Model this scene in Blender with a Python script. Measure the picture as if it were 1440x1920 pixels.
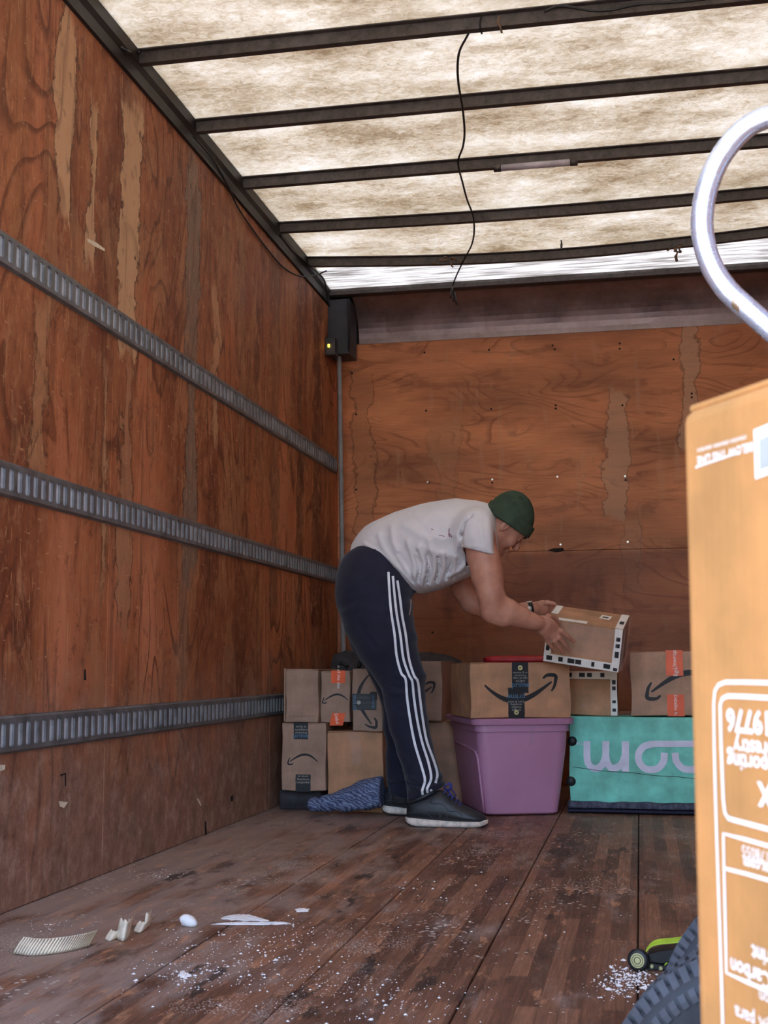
import bpy, bmesh, math, random
import numpy as np
from mathutils import Vector, Matrix
from mathutils.bvhtree import BVHTree
random.seed(7); rng = np.random.default_rng(3)
SC = bpy.context.scene; COL = SC.collection
PI = math.pi
for o in list(bpy.data.objects): bpy.data.objects.remove(o)

# ------------------------------------------------------------------ camera
FPX = 2364.9; YAW, PITCH, ROLL = 0.1982, 0.1208, -0.0037
CAM = np.array([1.645, 0.0, 0.64])
def cam_axes():
    cy, sy, cp, sp = math.cos(YAW), math.sin(YAW), math.cos(PITCH), math.sin(PITCH)
    fwd = np.array([-sy*cp, cy*cp, sp]); right = np.array([cy, sy, 0]); up = np.cross(right, fwd)
    cr, sr = math.cos(ROLL), math.sin(ROLL)
    return cr*right+sr*up, -sr*right+cr*up, fwd
RT, UPV, FW = cam_axes()
cd = bpy.data.cameras.new('camera'); cam = bpy.data.objects.new('camera', cd); COL.objects.link(cam)
M = Matrix.Identity(4)
for i in range(3):
    M[i][0], M[i][1], M[i][2], M[i][3] = RT[i], UPV[i], -FW[i], CAM[i]
cam.matrix_world = M
cd.sensor_fit = 'VERTICAL'; cd.sensor_height = 36; cd.lens = FPX/1920*36
cd.clip_start = 0.05; cd.clip_end = 500
cd.dof.use_dof = True; cd.dof.focus_distance = 5.2; cd.dof.aperture_fstop = 18
SC.camera = cam

# ------------------------------------------------------------------ sky, sun, exposure
w = bpy.data.worlds.new('sky'); SC.world = w; w.use_nodes = True
nt = w.node_tree; nt.nodes.clear()
sky = nt.nodes.new('ShaderNodeTexSky'); sky.sky_type = 'NISHITA'; sky.sun_disc = False
sky.sun_elevation = math.radians(58); sky.sun_rotation = math.radians(28); sky.air_density = 1.0; sky.dust_density = 3.0; sky.ozone_density = 1.0
bg = nt.nodes.new('ShaderNodeBackground'); bg.inputs[1].default_value = 0.68
wo = nt.nodes.new('ShaderNodeOutputWorld'); nt.links.new(sky.outputs[0], bg.inputs[0]); nt.links.new(bg.outputs[0], wo.inputs[0])
sd = bpy.data.lights.new('sun', 'SUN'); sd.energy = 2.9; sd.angle = math.radians(2); sd.color = (1, .98, .95)
sun = bpy.data.objects.new('sun', sd); COL.objects.link(sun)
sun.rotation_euler = Vector((.15, -.28, -.93)).to_track_quat('-Z', 'Y').to_euler()
SC.view_settings.view_transform = 'Standard'; SC.view_settings.look = 'None'
SC.view_settings.gamma = 1; SC.view_settings.use_curve_mapping = False
SC.view_settings.exposure = 1.35
SC.cycles.max_bounces = 10; SC.cycles.diffuse_bounces = 6; SC.cycles.transmission_bounces = 6
SC.cycles.use_denoising = True; SC.cycles.sample_clamp_indirect = 6

# ------------------------------------------------------------------ projection helpers
def at(px, py, ax, val):
    r = FW*FPX + RT*(px-720) - UPV*(py-960)
    t = (val-CAM[ax])/r[ax]
    return CAM + r*t
def proj(P):
    d = np.array(P)-CAM; z = d@FW
    return 720+FPX*(d@RT)/z, 960-FPX*(d@UPV)/z

# ------------------------------------------------------------------ colours and materials
def lin(c):
    return tuple((x/255/12.92 if x/255 <= .04045 else ((x/255+.055)/1.055)**2.4) for x in c) + (1,)
class NT:
    def __init__(s, name, rough=.6, metal=0, spec=.5):
        s.m = bpy.data.materials.new(name); s.m.use_nodes = True; s.t = s.m.node_tree; s.t.nodes.clear()
        s.out = s.n('ShaderNodeOutputMaterial'); s.b = s.n('ShaderNodeBsdfPrincipled')
        s.b.inputs['Roughness'].default_value = rough; s.b.inputs['Metallic'].default_value = metal
        s.b.inputs['Specular IOR Level'].default_value = spec
        s.l(s.b.outputs[0], s.out.inputs[0])
        s.tc = s.n('ShaderNodeTexCoord')
    def n(s, t): return s.t.nodes.new(t)
    def l(s, a, b): s.t.links.new(a, b)
    def setv(s, inp, v):
        if hasattr(v, 'is_output') or isinstance(v, bpy.types.NodeSocket): s.l(v, inp)
        else: inp.default_value = v
    def map(s, scale=(1,1,1), loc=(0,0,0), rot=(0,0,0), src=None):
        m = s.n('ShaderNodeMapping'); m.inputs['Scale'].default_value = scale; m.inputs['Location'].default_value = loc; m.inputs['Rotation'].default_value = rot
        s.l(src or s.tc.outputs['Object'], m.inputs[0]); return m.outputs[0]
    def noise(s, vec, scale=5, detail=4, rough=.5, dist=0, col=False):
        n = s.n('ShaderNodeTexNoise'); s.l(vec, n.inputs['Vector'])
        n.inputs['Scale'].default_value = scale; n.inputs['Detail'].default_value = detail; n.inputs['Roughness'].default_value = rough; n.inputs['Distortion'].default_value = dist
        return n.outputs[1 if col else 0]
    def math(s, op, a, b=0, c=0, clamp=False):
        n = s.n('ShaderNodeMath'); n.operation = op; n.use_clamp = clamp
        s.setv(n.inputs[0], a); s.setv(n.inputs[1], b); s.setv(n.inputs[2], c); return n.outputs[0]
    def rng(s, v, a, b, c=0, d=1, smooth=True):
        n = s.n('ShaderNodeMapRange'); n.interpolation_type = 'SMOOTHSTEP' if smooth else 'LINEAR'
        s.setv(n.inputs[0], v)
        for i, x in enumerate((a, b, c, d)): n.inputs[i+1].default_value = x
        return n.outputs[0]
    def mix(s, f, a, b, mode='MIX'):
        n = s.n('ShaderNodeMix'); n.data_type = 'RGBA'; n.blend_type = mode
        s.setv(n.inputs[0], f)
        for i, v in ((6, a), (7, b)):
            if isinstance(v, tuple) and len(v) == 3: v = lin(v)
            s.setv(n.inputs[i], v)
        return n.outputs[2]
    def ramp(s, f, stops):
        n = s.n('ShaderNodeValToRGB'); s.l(f, n.inputs[0]); e = n.color_ramp.elements
        while len(e) > 1: e.remove(e[0])
        e[0].position = stops[0][0]; e[0].color = lin(stops[0][1])
        for p, c in stops[1:]:
            k = e.new(p); k.color = lin(c)
        return n.outputs[0]
    def sep(s, v):
        n = s.n('ShaderNodeSeparateXYZ'); s.l(v, n.inputs[0]); return n.outputs
    def comb(s, x, y, z):
        n = s.n('ShaderNodeCombineXYZ'); s.setv(n.inputs[0], x); s.setv(n.inputs[1], y); s.setv(n.inputs[2], z); return n.outputs[0]
    def bump(s, h, strength=.3, dist=.01):
        n = s.n('ShaderNodeBump'); n.inputs['Strength'].default_value = strength; n.inputs['Distance'].default_value = dist
        s.l(h, n.inputs['Height']); s.l(n.outputs[0], s.b.inputs['Normal'])
    def col(s, v):
        if isinstance(v, tuple): v = lin(v) if len(v) == 3 else v
        s.setv(s.b.inputs['Base Color'], v); return s.m
    def rough(s, v): s.setv(s.b.inputs['Roughness'], v)

def simple(name, c, rough=.6, metal=0, var=.12, scale=12, bump=.1, spec=.5):
    N = NT(name, rough, metal, spec)
    n = N.noise(N.map(), scale, 5, .6)
    d = tuple(int(x*(1-var)) for x in c); l = tuple(min(255, int(x*(1+var))) for x in c)
    N.col(N.ramp(n, [(.3, d), (.7, l)]))
    if bump: N.bump(N.noise(N.map(), scale*6, 3), bump, .003)
    return N.m

def stains(N, c, A, B, wob, lst):
    """irregular water stains: lst of (a, halfwidth, b0, b1, colour, strength, rim)"""
    for (a, hw, b0, b1, colr, st, rim) in lst:
        d = N.math('ABSOLUTE', N.math('SUBTRACT', N.math('ADD', A, wob), a))
        kn = N.noise(N.map((1.1, 1.1, 1.1), (a*3, a*7, a)), 3.0, 5, .65)
        wv = N.math('SUBTRACT', N.math('MULTIPLY', hw, N.math('ADD', -.35, N.math('MULTIPLY', kn, 2.7))), d)
        m = N.rng(wv, -.004, .008)
        zz = N.math('MULTIPLY', N.rng(N.math('ADD', B, N.math('MULTIPLY', wob, 3)), b0-.04, b0+.04), N.rng(N.math('ADD', B, N.math('MULTIPLY', wob, 2)), b1+.04, b1-.04))
        c = N.mix(N.math('MULTIPLY', N.math('MULTIPLY', m, zz), st), c, colr)
        if rim:
            r = N.rng(N.math('ABSOLUTE', N.math('SUBTRACT', wv, .002)), .009, 0)
            c = N.mix(N.math('MULTIPLY', N.math('MULTIPLY', r, zz), rim), c, (58, 28, 16))
    return c

def plywood_left():
    N = NT('plywood_left', .62, 0, .3); P = N.tc.outputs['Object']
    xyz = N.sep(P); Y, Z = xyz[1], xyz[2]
    big = N.noise(N.map((1, 2.2, .5)), 1.3, 3, .5)
    c = N.ramp(big, [(.28, (124, 66, 42)), (.42, (168, 96, 62)), (.56, (196, 120, 78)), (.72, (218, 152, 110))])
    # fine vertical fibre
    fib = N.noise(N.map((1, 46, 1.6)), 4, 6, .65)
    c = N.mix(.55, c, N.ramp(fib, [(.3, (84, 80, 78)), (.5, (128, 126, 124)), (.72, (184, 180, 174))]), 'OVERLAY')
    # cathedral figure
    g = N.noise(N.map((1, 1.5, .42)), 1.6, 2, .4, .35)
    g = N.math('FRACT', N.math('MULTIPLY', g, 15))
    line = N.math('MULTIPLY', N.rng(g, .70, .94), N.rng(g, 1, .95))
    msk = N.rng(N.noise(N.map(), 1.5, 2), .40, .58)
    c = N.mix(N.math('MULTIPLY', N.math('MULTIPLY', line, msk), .62), c, (88, 42, 22))
    # large worn blotches with hard edges
    bl = N.noise(N.map((1, 1.7, .7)), 2.6, 7, .6, .5)
    c = N.mix(N.math('MULTIPLY', N.rng(bl, .53, .57), .38), c, (176, 126, 88))
    c = N.mix(N.math('MULTIPLY', N.rng(N.math('ABSOLUTE', N.math('SUBTRACT', bl, .535)), .009, 0), .5), c, (72, 34, 18))
    bl2 = N.noise(N.map((1, 2.4, .6), (3, 1, 5)), 2.2, 6, .6, .3)
    c = N.mix(N.math('MULTIPLY', N.rng(bl2, .56, .68), .5), c, (84, 42, 26))
    wob = N.math('MULTIPLY', N.math('SUBTRACT', N.noise(N.map((1, 2, 1.0)), 3.4, 7, .66), .5), .24)
    pale, grey, dark = (212, 168, 128), (134, 110, 94), (74, 46, 34)
    c = stains(N, c, Y, Z, wob, [
        (3.36, .050, 1.95, 2.62, pale, .8, .8), (3.56, .040, 1.9, 2.42, pale, .8, .8), (3.05, .05, 1.7, 2.7, (160, 100, 60), .5, .3),
        (3.85, .085, 1.62, 2.55, pale, .85, .9), (3.70, .03, .9, 1.6, pale, .5, .6), (3.86, .05, .75, 1.6, (178, 128, 96), .65, .7), (3.25, .04, 1.2, 1.7, (190, 140, 100), .5, .6),
        (4.47, .072, .95, 2.60, grey, .9, .7), (4.42, .04, .4, 1.0, grey, .5, .3), (4.75, .04, 1.5, 2.2, pale, .5, .6),
        (5.08, .045, 1.4, 2.5, (150, 104, 76), .6, .5), (5.6, .06, .9, 2.62, (120, 84, 62), .5, .4),
        (6.05, .05, .9, 2.62, dark, .55, .3), (6.4, .10, .8, 2.62, (66, 36, 24), .55, .3), (5.33, .03, 1.5, 2.3, dark, .4, .3)])
    mt_ = N.noise(N.map((1, 3.5, 2.2), (9, 2, 4)), 5, 8, .72)
    c = N.mix(N.math('MULTIPLY', N.rng(mt_, .50, .66), .42), c, (198, 140, 100))
    c = N.mix(N.math('MULTIPLY', N.rng(mt_, .46, .34), .50), c, (78, 38, 24))
    vs_ = N.noise(N.map((1, 12, .55), (2, 5, 1)), 2.2, 5, .6)
    c = N.mix(N.math('MULTIPLY', N.rng(vs_, .56, .66), .42), c, (92, 50, 34))
    c = N.mix(N.math('MULTIPLY', N.math('MULTIPLY', line, msk), .45), c, (98, 50, 30))
    # whitish scratches
    sc = N.noise(N.map((1, 26, 2.2), (0, 0, 0), (.25, 0, 0)), 5, 3, .5)
    c = N.mix(N.math('MULTIPLY', N.rng(sc, .63, .68), .55), c, (214, 158, 110))
    sc2 = N.noise(N.map((1, 9, 26), (2, 0, 0), (-.5, 0, 0)), 3, 4, .6)
    c = N.mix(N.math('MULTIPLY', N.rng(sc2, .64, .69), .55), c, (214, 168, 124))
    # grime rising from the floor
    dirt = N.math('MULTIPLY', N.rng(N.math('ADD', Z, N.math('MULTIPLY', N.math('SUBTRACT', N.noise(N.map((1, 2, 2)), 2.5, 5), .5), .9)), .78, .10), .78)
    c = N.mix(dirt, c, N.ramp(N.noise(N.map((1, 5, 4)), 3, 8, .78), [(.3, (94, 70, 60)), (.5, (146, 114, 98)), (.72, (198, 170, 152))]))
    b = N.math('ADD', N.math('MULTIPLY', fib, .5), N.math('MULTIPLY', bl, .8)); N.bump(b, .35, .004)
    N.rough(N.rng(fib, .3, .7, .5, .72))
    return N.col(c)

def plywood_back():
    N = NT('plywood_back', .55, 0, .35); P = N.tc.outputs['Object']
    xyz = N.sep(P); X, Z = xyz[0], xyz[2]
    big = N.noise(N.map((.7, 1, 2.2)), 1.6, 4, .55)
    c = N.ramp(big, [(.3, (164, 98, 62)), (.48, (202, 130, 84)), (.62, (222, 152, 100)), (.78, (234, 172, 122))])
    fib = N.noise(N.map((2.0, 1, 50)), 4, 5, .6)
    c = N.mix(.4, c, N.ramp(fib, [(.3, (92, 88, 84)), (.5, (128, 126, 124)), (.72, (172, 170, 166))]), 'OVERLAY')
    g = N.noise(N.map((.55, 1, 1.7)), 1.9, 2, .4, .4)
    gf = N.math('FRACT', N.math('MULTIPLY', g, 20))
    line = N.math('MULTIPLY', N.rng(gf, .6, .92), N.rng(gf, 1, .93))
    c = N.mix(N.math('MULTIPLY', N.math('MULTIPLY', line, N.rng(N.noise(N.map((1.5, 1, 3), (4, 0, 1)), 1.6, 3), .42, .6)), .55), c, (126, 66, 38))
    bl = N.noise(N.map((.8, 1, 2.6)), 3.2, 6, .65, .6)
    c = N.mix(N.math('MULTIPLY', N.rng(bl, .56, .64), .35), c, (104, 56, 36))
    pw = N.noise(N.map((7, 1, 1.2)), 2.2, 5, .6)
    c = N.mix(N.math('MULTIPLY', N.rng(pw, .56, .66), .22), c, (190, 150, 120))
    ck = N.noise(N.map((5, 1, 60)), 3, 3, .6)
    c = N.mix(N.math('MULTIPLY', N.rng(ck, .70, .74), .6), c, (52, 26, 16))
    wob = N.math('MULTIPLY', N.math('SUBTRACT', N.noise(N.map((1.5, 1, 1.5)), 3.6, 5, .62), .5), .19)
    c = stains(N, c, X, Z, wob, [
        (1.56, .055, 1.45, 2.12, (186, 148, 118), .5, .45), (1.62, .04, 1.0, 1.4, (168, 122, 94), .35, .3),
        (.15, .06, 1.3, 2.3, (170, 112, 74), .45, .5), (1.95, .05, 1.8, 2.5, (186, 148, 118), .55, .5),
        (.62, .06, 1.45, 2.0, (172, 120, 84), .35, .2)])
    # deeper reddish lower sheet, damp patches
    lo = N.rng(Z, 1.26, 1.22)
    c = N.mix(N.math('MULTIPLY', lo, .55), c, (112, 60, 42))
    dm = N.noise(N.map((2.2, 1, .7), (5, 0, 2)), 1.7, 4, .6)
    c = N.mix(N.math('MULTIPLY', N.math('MULTIPLY', N.rng(dm, .46, .62), N.rng(Z, 1.5, .9)), .6), c, (70, 28, 22))
    N.bump(N.math('ADD', fib, N.math('MULTIPLY', bl, .5)), .25, .003)
    return N.col(c)

def floor_mat():
    N = NT('floor_laminate', .5, 0, .4)
    P = N.map((1, 1, 1), (0, 0, 0), (0, 0, PI/2))
    br = N.n('ShaderNodeTexBrick'); N.l(P, br.inputs[0])
    br.inputs['Scale'].default_value = 1; br.inputs['Mortar Size'].default_value = .0006; br.inputs['Brick Width'].default_value = .62; br.inputs['Row Height'].default_value = .040
    br.inputs['Bias'].default_value = -.1; br.offset = .37
    br.inputs['Color1'].default_value = lin((84, 52, 40)); br.inputs['Color2'].default_value = lin((206, 150, 116)); br.inputs['Mortar'].default_value = lin((44, 27, 21))
    big = N.noise(N.map((1.2, .55, 1)), 1.5, 5, .6)
    c = N.mix(.42, br.outputs[0], N.ramp(big, [(.3, (98, 66, 54)), (.5, (148, 102, 80)), (.7, (200, 144, 112))]))
    fib = N.noise(N.map((40, 1.6, 1)), 4, 6, .7)
    c = N.mix(.65, c, N.ramp(fib, [(.3, (78, 74, 72)), (.5, (128, 126, 126)), (.72, (196, 190, 186))]), 'OVERLAY')
    X, Y, Z = N.sep(N.tc.outputs['Object'])
    # grey scuffing, heaviest along the left wall
    sc = N.noise(N.map((2.5, .8, 1), (0, 0, 0), (0, 0, .25)), 3, 7, .68)
    edge = N.rng(X, 1.25, .1)
    c = N.mix(N.math('MULTIPLY', N.rng(N.math('ADD', sc, N.math('MULTIPLY', edge, .22)), .52, .72), .62), c, (170, 152, 144))
    dk = N.noise(N.map((3.2, 1.1, 1), (7, 3, 0)), 1.8, 6, .66)
    c = N.mix(N.math('MULTIPLY', N.rng(dk, .57, .66), .66), c, (52, 38, 34))
    oil = N.noise(N.map((5, 1.3, 1), (1, 8, 0)), 1.1, 5, .6)
    c = N.mix(N.math('MULTIPLY', N.rng(oil, .63, .67), .8), c, (40, 32, 32))
    wn = N.noise(N.map((12, 3, 1), (0, 4, 0)), 2, 5, .7)
    c = N.mix(N.math('MULTIPLY', N.rng(wn, .56, .68), .6), c, (206, 150, 112))
    # chalky dust specks: density follows patches
    for k, (s, th) in enumerate(((95, .062), (46, .045), (170, .11))):
        v = N.n('ShaderNodeTexVoronoi'); v.inputs['Scale'].default_value = s; N.l(N.map((1, 1, 1), (k, k, 0)), v.inputs[0])
        pt = N.noise(N.map((1, 1, 1), (k*3, 2, 0)), 2.2, 4, .65)
        rad = N.rng(pt, .46, .70, .02, .34+th)
        m = N.math('LESS_THAN', N.math('ADD', v.outputs['Distance'], N.math('MULTIPLY', N.noise(N.map(), s*3, 2), .12)), rad)
        c = N.mix(N.math('MULTIPLY', m, .85), c, (206, 196, 188))
    N.bump(N.math('ADD', fib, N.math('MULTIPLY', sc, .8)), .5, .004)
    N.rough(N.rng(sc, .3, .7, .42, .62))
    return N.col(c)

def roof_mat():
    N = NT('fibreglass_roof', .6)
    X, Y, Z = N.sep(N.tc.outputs['Object'])
    a = N.noise(N.map((10, 14, 1), (0, 0, 0), (0, 0, .3)), 3, 8, .74, 1.0)
    b = N.noise(N.map((1.2, 2.2, 1)), 1.8, 5, .65)
    f = N.math('ADD', N.math('MULTIPLY', a, .5), N.math('MULTIPLY', b, .55))
    c = N.ramp(f, [(.38, (190, 176, 152)), (.48, (220, 212, 196)), (.56, (236, 232, 222)), (.68, (250, 249, 246))])
    fs = N.noise(N.map((46, 20, 1), (0, 0, 0), (0, 0, .5)), 5, 3, .6, 1.2)
    c = N.mix(N.math('MULTIPLY', N.rng(fs, .58, .70), .4), c, (190, 166, 130))
    cl = N.rng(N.math('ADD', Y, N.math('MULTIPLY', b, .30)), 6.36, 6.46)
    st_ = N.noise(N.map((1.2, 16, 1)), 3, 5, .6)
    c = N.mix(cl, c, N.ramp(st_, [(.36, (168, 166, 160)), (.48, (212, 210, 206)), (.62, (240, 240, 238))]))
    tr = N.n('ShaderNodeBsdfTranslucent'); di = N.n('ShaderNodeBsdfDiffuse'); mx = N.n('ShaderNodeMixShader')
    N.l(c, tr.inputs[0]); N.l(c, di.inputs[0])
    N.l(N.math('ADD', .27, N.math('MULTIPLY', cl, .12)), mx.inputs[0]); N.l(di.outputs[0], mx.inputs[1]); N.l(tr.outputs[0], mx.inputs[2])
    N.l(mx.outputs[0], N.out.inputs[0]); return N.m

def cardboard(name, c=(168, 122, 92), var=1.0):
    N = NT(name, .75, 0, .2)
    n = N.noise(N.map((1.5, 1.5, 1.5)), 6, 5, .6)
    d = tuple(int(x*.88) for x in c); l = tuple(min(255, int(x*1.08)) for x in c)
    cc = N.ramp(n, [(.3, d), (.7, l)])
    fl = N.noise(N.map((90, 90, 3)), 3, 2, .5)
    cc = N.mix(.25, cc, N.ramp(fl, [(.35, (112, 112, 112)), (.65, (142, 142, 142))]), 'OVERLAY')
    N.bump(fl, .12, .001)
    return N.col(cc)

def metal(name, c, rough=.45, var=.2, scale=20, m=.8):
    N = NT(name, rough, m)
    n = N.noise(N.map(), scale, 6, .7)
    d = tuple(int(x*(1-var)) for x in c); l = tuple(min(255, int(x*(1+var))) for x in c)
    N.col(N.ramp(n, [(.3, d), (.7, l)])); N.rough(N.rng(n, .3, .7, rough*.8, min(1, rough*1.3)))
    return N.m

MT = {}
MT['ply_left'] = plywood_left(); MT['ply_back'] = plywood_back(); MT['floor'] = floor_mat(); MT['roof'] = roof_mat()
MT['beam'] = metal('beam_steel', (84, 78, 74), .5, .25, 30, .6)
MT['rail'] = simple('dark_rail', (44, 38, 36), .55, .3)
MT['cove'] = metal('cove_metal', (150, 132, 128), .42, .18, 6, .7)
MT['galv'] = metal('galvanised', (126, 126, 128), .5, .22, 14, .65)
MT['slotback'] = metal('slot_backing', (206, 212, 222), .5, .12, 14, .25)
MT['card'] = cardboard('cardboard', (196, 156, 130)); MT['card_grey'] = cardboard('cardboard_dull', (182, 148, 128)); MT['card_warm'] = cardboard('cardboard_warm', (200, 152, 116))
MT['card_front'] = cardboard('cardboard_ochre', (200, 142, 84))
MT['ink'] = simple('black_ink', (30, 28, 29), .6, 0, .1); MT['white_ink'] = simple('white_ink', (244, 236, 226), .7, 0, .04)
MT['tape_dark'] = simple('dark_tape', (36, 38, 42), .35); MT['tape_orange'] = simple('orange_tape', (236, 92, 36), .45, 0, .06)
MT['tape_print'] = simple('tape_print', (170, 168, 160), .6); MT['tape_blue'] = simple('tape_blue_print', (90, 130, 160), .6)
MT['teal'] = cardboard('teal_carton', (142, 220, 204)); MT['teal_ink'] = simple('pale_ink', (226, 224, 240), .7, 0, .05)
MT['purple'] = simple('purple_plastic', (188, 134, 166), .42, 0, .04, 4, .04)
MT['red'] = simple('red_plastic', (178, 34, 48), .4); MT['darkcloth'] = simple('dark_grey_cloth', (62, 58, 62), .9, 0, .2, 20, .4)
MT['navycloth'] = simple('navy_binding', (38, 36, 62), .9)
MT['black'] = simple('black_plastic', (24, 24, 26), .5); MT['rubber'] = simple('rubber', (46, 47, 52), .7, 0, .15, 30); MT['tread'] = simple('lightened_tread', (70, 71, 77), .75, 0, .15, 30)  # tread paler than the tyre rubber: groove shading put into the colours
MT['steel'] = metal('pale_tube', (214, 220, 232), .22, .06, 30, .85)
MT['lime'] = simple('lime_webbing', (176, 212, 58), .7); MT['brass'] = simple('label_gold', (196, 190, 130), .5)
MT['conduit'] = simple('grey_conduit', (132, 130, 132), .5); MT['ebox'] = simple('grey_box', (62, 62, 66), .55, .2)
MT['wire'] = simple('black_wire', (22, 21, 22), .5, 0, .1, 20, 0)
MT['white'] = simple('foam_white', (236, 234, 234), .9, 0, .04); MT['cream'] = simple('torn_paper', (228, 214, 192), .85, 0, .08, 40)
MT['creamdark'] = simple('paper_rib', (150, 130, 104), .9)
MT['bounce_concrete'] = simple('bounce_concrete', (176, 172, 166), .9); MT['gold'] = simple('rusty_tie', (110, 84, 60), .8)
MT['tube_plastic'] = simple('clear_tube', (176, 168, 172), .25)
MT['screw'] = metal('screw_metal', (226, 222, 214), .3, .05, 20, .5); MT['hole'] = simple('dark_hole', (30, 17, 12), .9)
def clear_tape():
    N = NT('clear_tape', .12); N.b.inputs['Alpha'].default_value = .09
    N.bump(N.noise(N.map((1, 1, 1)), 40, 4), .6, .004); return N.col((230, 220, 226))
MT['clear'] = clear_tape()

# ------------------------------------------------------------------ object helpers
def tag(o, label=None, cat=None, group=None, kind=None):
    if label: o['label'] = label
    if cat: o['category'] = cat
    if group: o['group'] = group
    if kind: o['kind'] = kind
    return o
def empty(name, loc, label, cat, rz=0, group=None, rot=None):
    o = bpy.data.objects.new(name, None); COL.objects.link(o); o.empty_display_size = .1
    o.location = loc; o.rotation_euler = rot or (0, 0, rz); tag(o, label, cat, group)
    return o
def mk(name, verts, faces, mat, parent=None, smooth=False, mats=None, fm=None):
    me = bpy.data.meshes.new(name); me.from_pydata([tuple(map(float, v)) for v in verts], [], [tuple(int(i) for i in f) for f in faces])
    if mats:
        for m in mats: me.materials.append(m)
    else: me.materials.append(MT[mat] if isinstance(mat, str) else mat)
    if fm is not None: me.polygons.foreach_set('material_index', fm)
    if smooth: me.polygons.foreach_set('use_smooth', [True]*len(me.polygons))
    me.update()
    o = bpy.data.objects.new(name, me); COL.objects.link(o)
    if parent: o.parent = parent
    return o
def fixn(o):
    bm = bmesh.new(); bm.from_mesh(o.data); bmesh.ops.recalc_face_normals(bm, faces=bm.faces); bm.to_mesh(o.data); bm.free(); return o
def boxvf(lo, hi):
    x0, y0, z0 = lo; x1, y1, z1 = hi
    v = [(x0,y0,z0),(x1,y0,z0),(x1,y1,z0),(x0,y1,z0),(x0,y0,z1),(x1,y0,z1),(x1,y1,z1),(x0,y1,z1)]
    f = [(0,3,2,1),(4,5,6,7),(0,1,5,4),(1,2,6,5),(2,3,7,6),(3,0,4,7)]
    return v, f
def boxo(name, lo, hi, mat, parent=None, bev=0, seg=2):
    v, f = boxvf(lo, hi); o = mk(name, v, f, mat, parent)
    if bev:
        bm = bmesh.new(); bm.from_mesh(o.data)
        bmesh.ops.bevel(bm, geom=list(bm.edges), offset=bev, segments=seg, affect='EDGES', profile=.5)
        bm.to_mesh(o.data); bm.free()
    return o
def joinvf(parts):
    V, F = [], []
    for v, f in parts:
        n = len(V); V += list(v); F += [tuple(i+n for i in g) for g in f]
    return V, F
def catmull(pts, n):
    pts = [np.array(p, float) for p in pts]
    P = [2*pts[0]-pts[1]] + pts + [2*pts[-1]-pts[-2]]; out = []
    for i in range(1, len(P)-2):
        for k in range(n):
            t = k/n
            out.append(.5*((2*P[i])+(-P[i-1]+P[i+1])*t+(2*P[i-1]-5*P[i]+4*P[i+1]-P[i+2])*t*t+(-P[i-1]+3*P[i]-3*P[i+1]+P[i+2])*t**3))
    out.append(pts[-1]); return out
def tubevf(pts, r, seg=10, caps=True):
    pts = [np.array(p, float) for p in pts]; n = len(pts); V, F = [], []
    rs = r if hasattr(r, '__len__') else [r]*n
    up = np.array([0, 0, 1.]); prev = None
    for i, p in enumerate(pts):
        t = pts[min(i+1, n-1)]-pts[max(i-1, 0)]; t /= np.linalg.norm(t)+1e-9
        if prev is None:
            a = np.cross(t, up)
            if np.linalg.norm(a) < .1: a = np.cross(t, [1, 0, 0])
        else: a = prev - t*(prev@t)
        a /= np.linalg.norm(a)+1e-9; prev = a; b = np.cross(t, a)
        for k in range(seg):
            th = 2*PI*k/seg; V.append(p+rs[i]*(math.cos(th)*a+math.sin(th)*b))
    for i in range(n-1):
        for k in range(seg):
            k2 = (k+1) % seg; F.append((i*seg+k, i*seg+k2, (i+1)*seg+k2, (i+1)*seg+k))
    if caps: F.append(tuple(range(seg))[::-1]); F.append(tuple((n-1)*seg+k for k in range(seg)))
    return V, F
def tube(name, pts, r, mat, parent=None, seg=10):
    v, f = tubevf(pts, r, seg); return fixn(mk(name, v, f, mat, parent, True))
def ringloft(rings, close=True, caps=True):
    n = len(rings[0]); V = [p for r in rings for p in r]; F = []
    for i in range(len(rings)-1):
        for k in range(n if close else n-1):
            k2 = (k+1) % n; F.append((i*n+k, i*n+k2, (i+1)*n+k2, (i+1)*n+k))
    if caps: F.append(tuple(range(n))[::-1]); F.append(tuple((len(rings)-1)*n+k for k in range(n)))
    return V, F
def revolve(prof, axis_o, ax, u, v, seg=32):
    """prof: (r, h) list, about axis ax"""
    ax, u, v, o = map(np.array, (ax, u, v, axis_o)); V, F = [], []
    for r, h in prof:
        for k in range(seg):
            t = 2*PI*k/seg; V.append(o+ax*h+u*r*math.cos(t)+v*r*math.sin(t))
    m = len(prof)
    for i in range(m-1):
        for k in range(seg):
            k2 = (k+1) % seg; F.append((i*seg+k, i*seg+k2, (i+1)*seg+k2, (i+1)*seg+k))
    return V, F

# ================================================================== SETTING
D, WR, RZ = 6.85, 2.45, 2.70; Y0 = 0.6
# floor: long boards, each a part
fl = boxo('floor', (-.06, -.35, -.10), (WR+.06, D+.06, -.030), 'rail'); tag(fl, kind='structure')
seams = [-.05, .175, .40, .66, .93, 1.20, 1.47]
xs_seam = float(at(1197, 1640, 2, 0)[0]); 
bw = .333; xs = [xs_seam + bw*k for k in range(-7, 5)]
xs = [x for x in xs if -.05 < x < WR]; xs = [-.05]+xs+[WR+.05]
for i in range(len(xs)-1):
    a, b = xs[i]+.0018, xs[i+1]-.0018; dz = random.uniform(-.0012, .0008)
    v, f = boxvf((a, -.33, -.03), (b, D+.05, dz)); p = mk('plank', v, f, 'floor', fl)
    bm = bmesh.new(); bm.from_mesh(p.data); bmesh.ops.bevel(bm, geom=[e for e in bm.edges if all(q.co.z > -.01 for q in e.verts)], offset=.0022, segments=1, affect='EDGES'); bm.to_mesh(p.data); bm.free()
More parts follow.
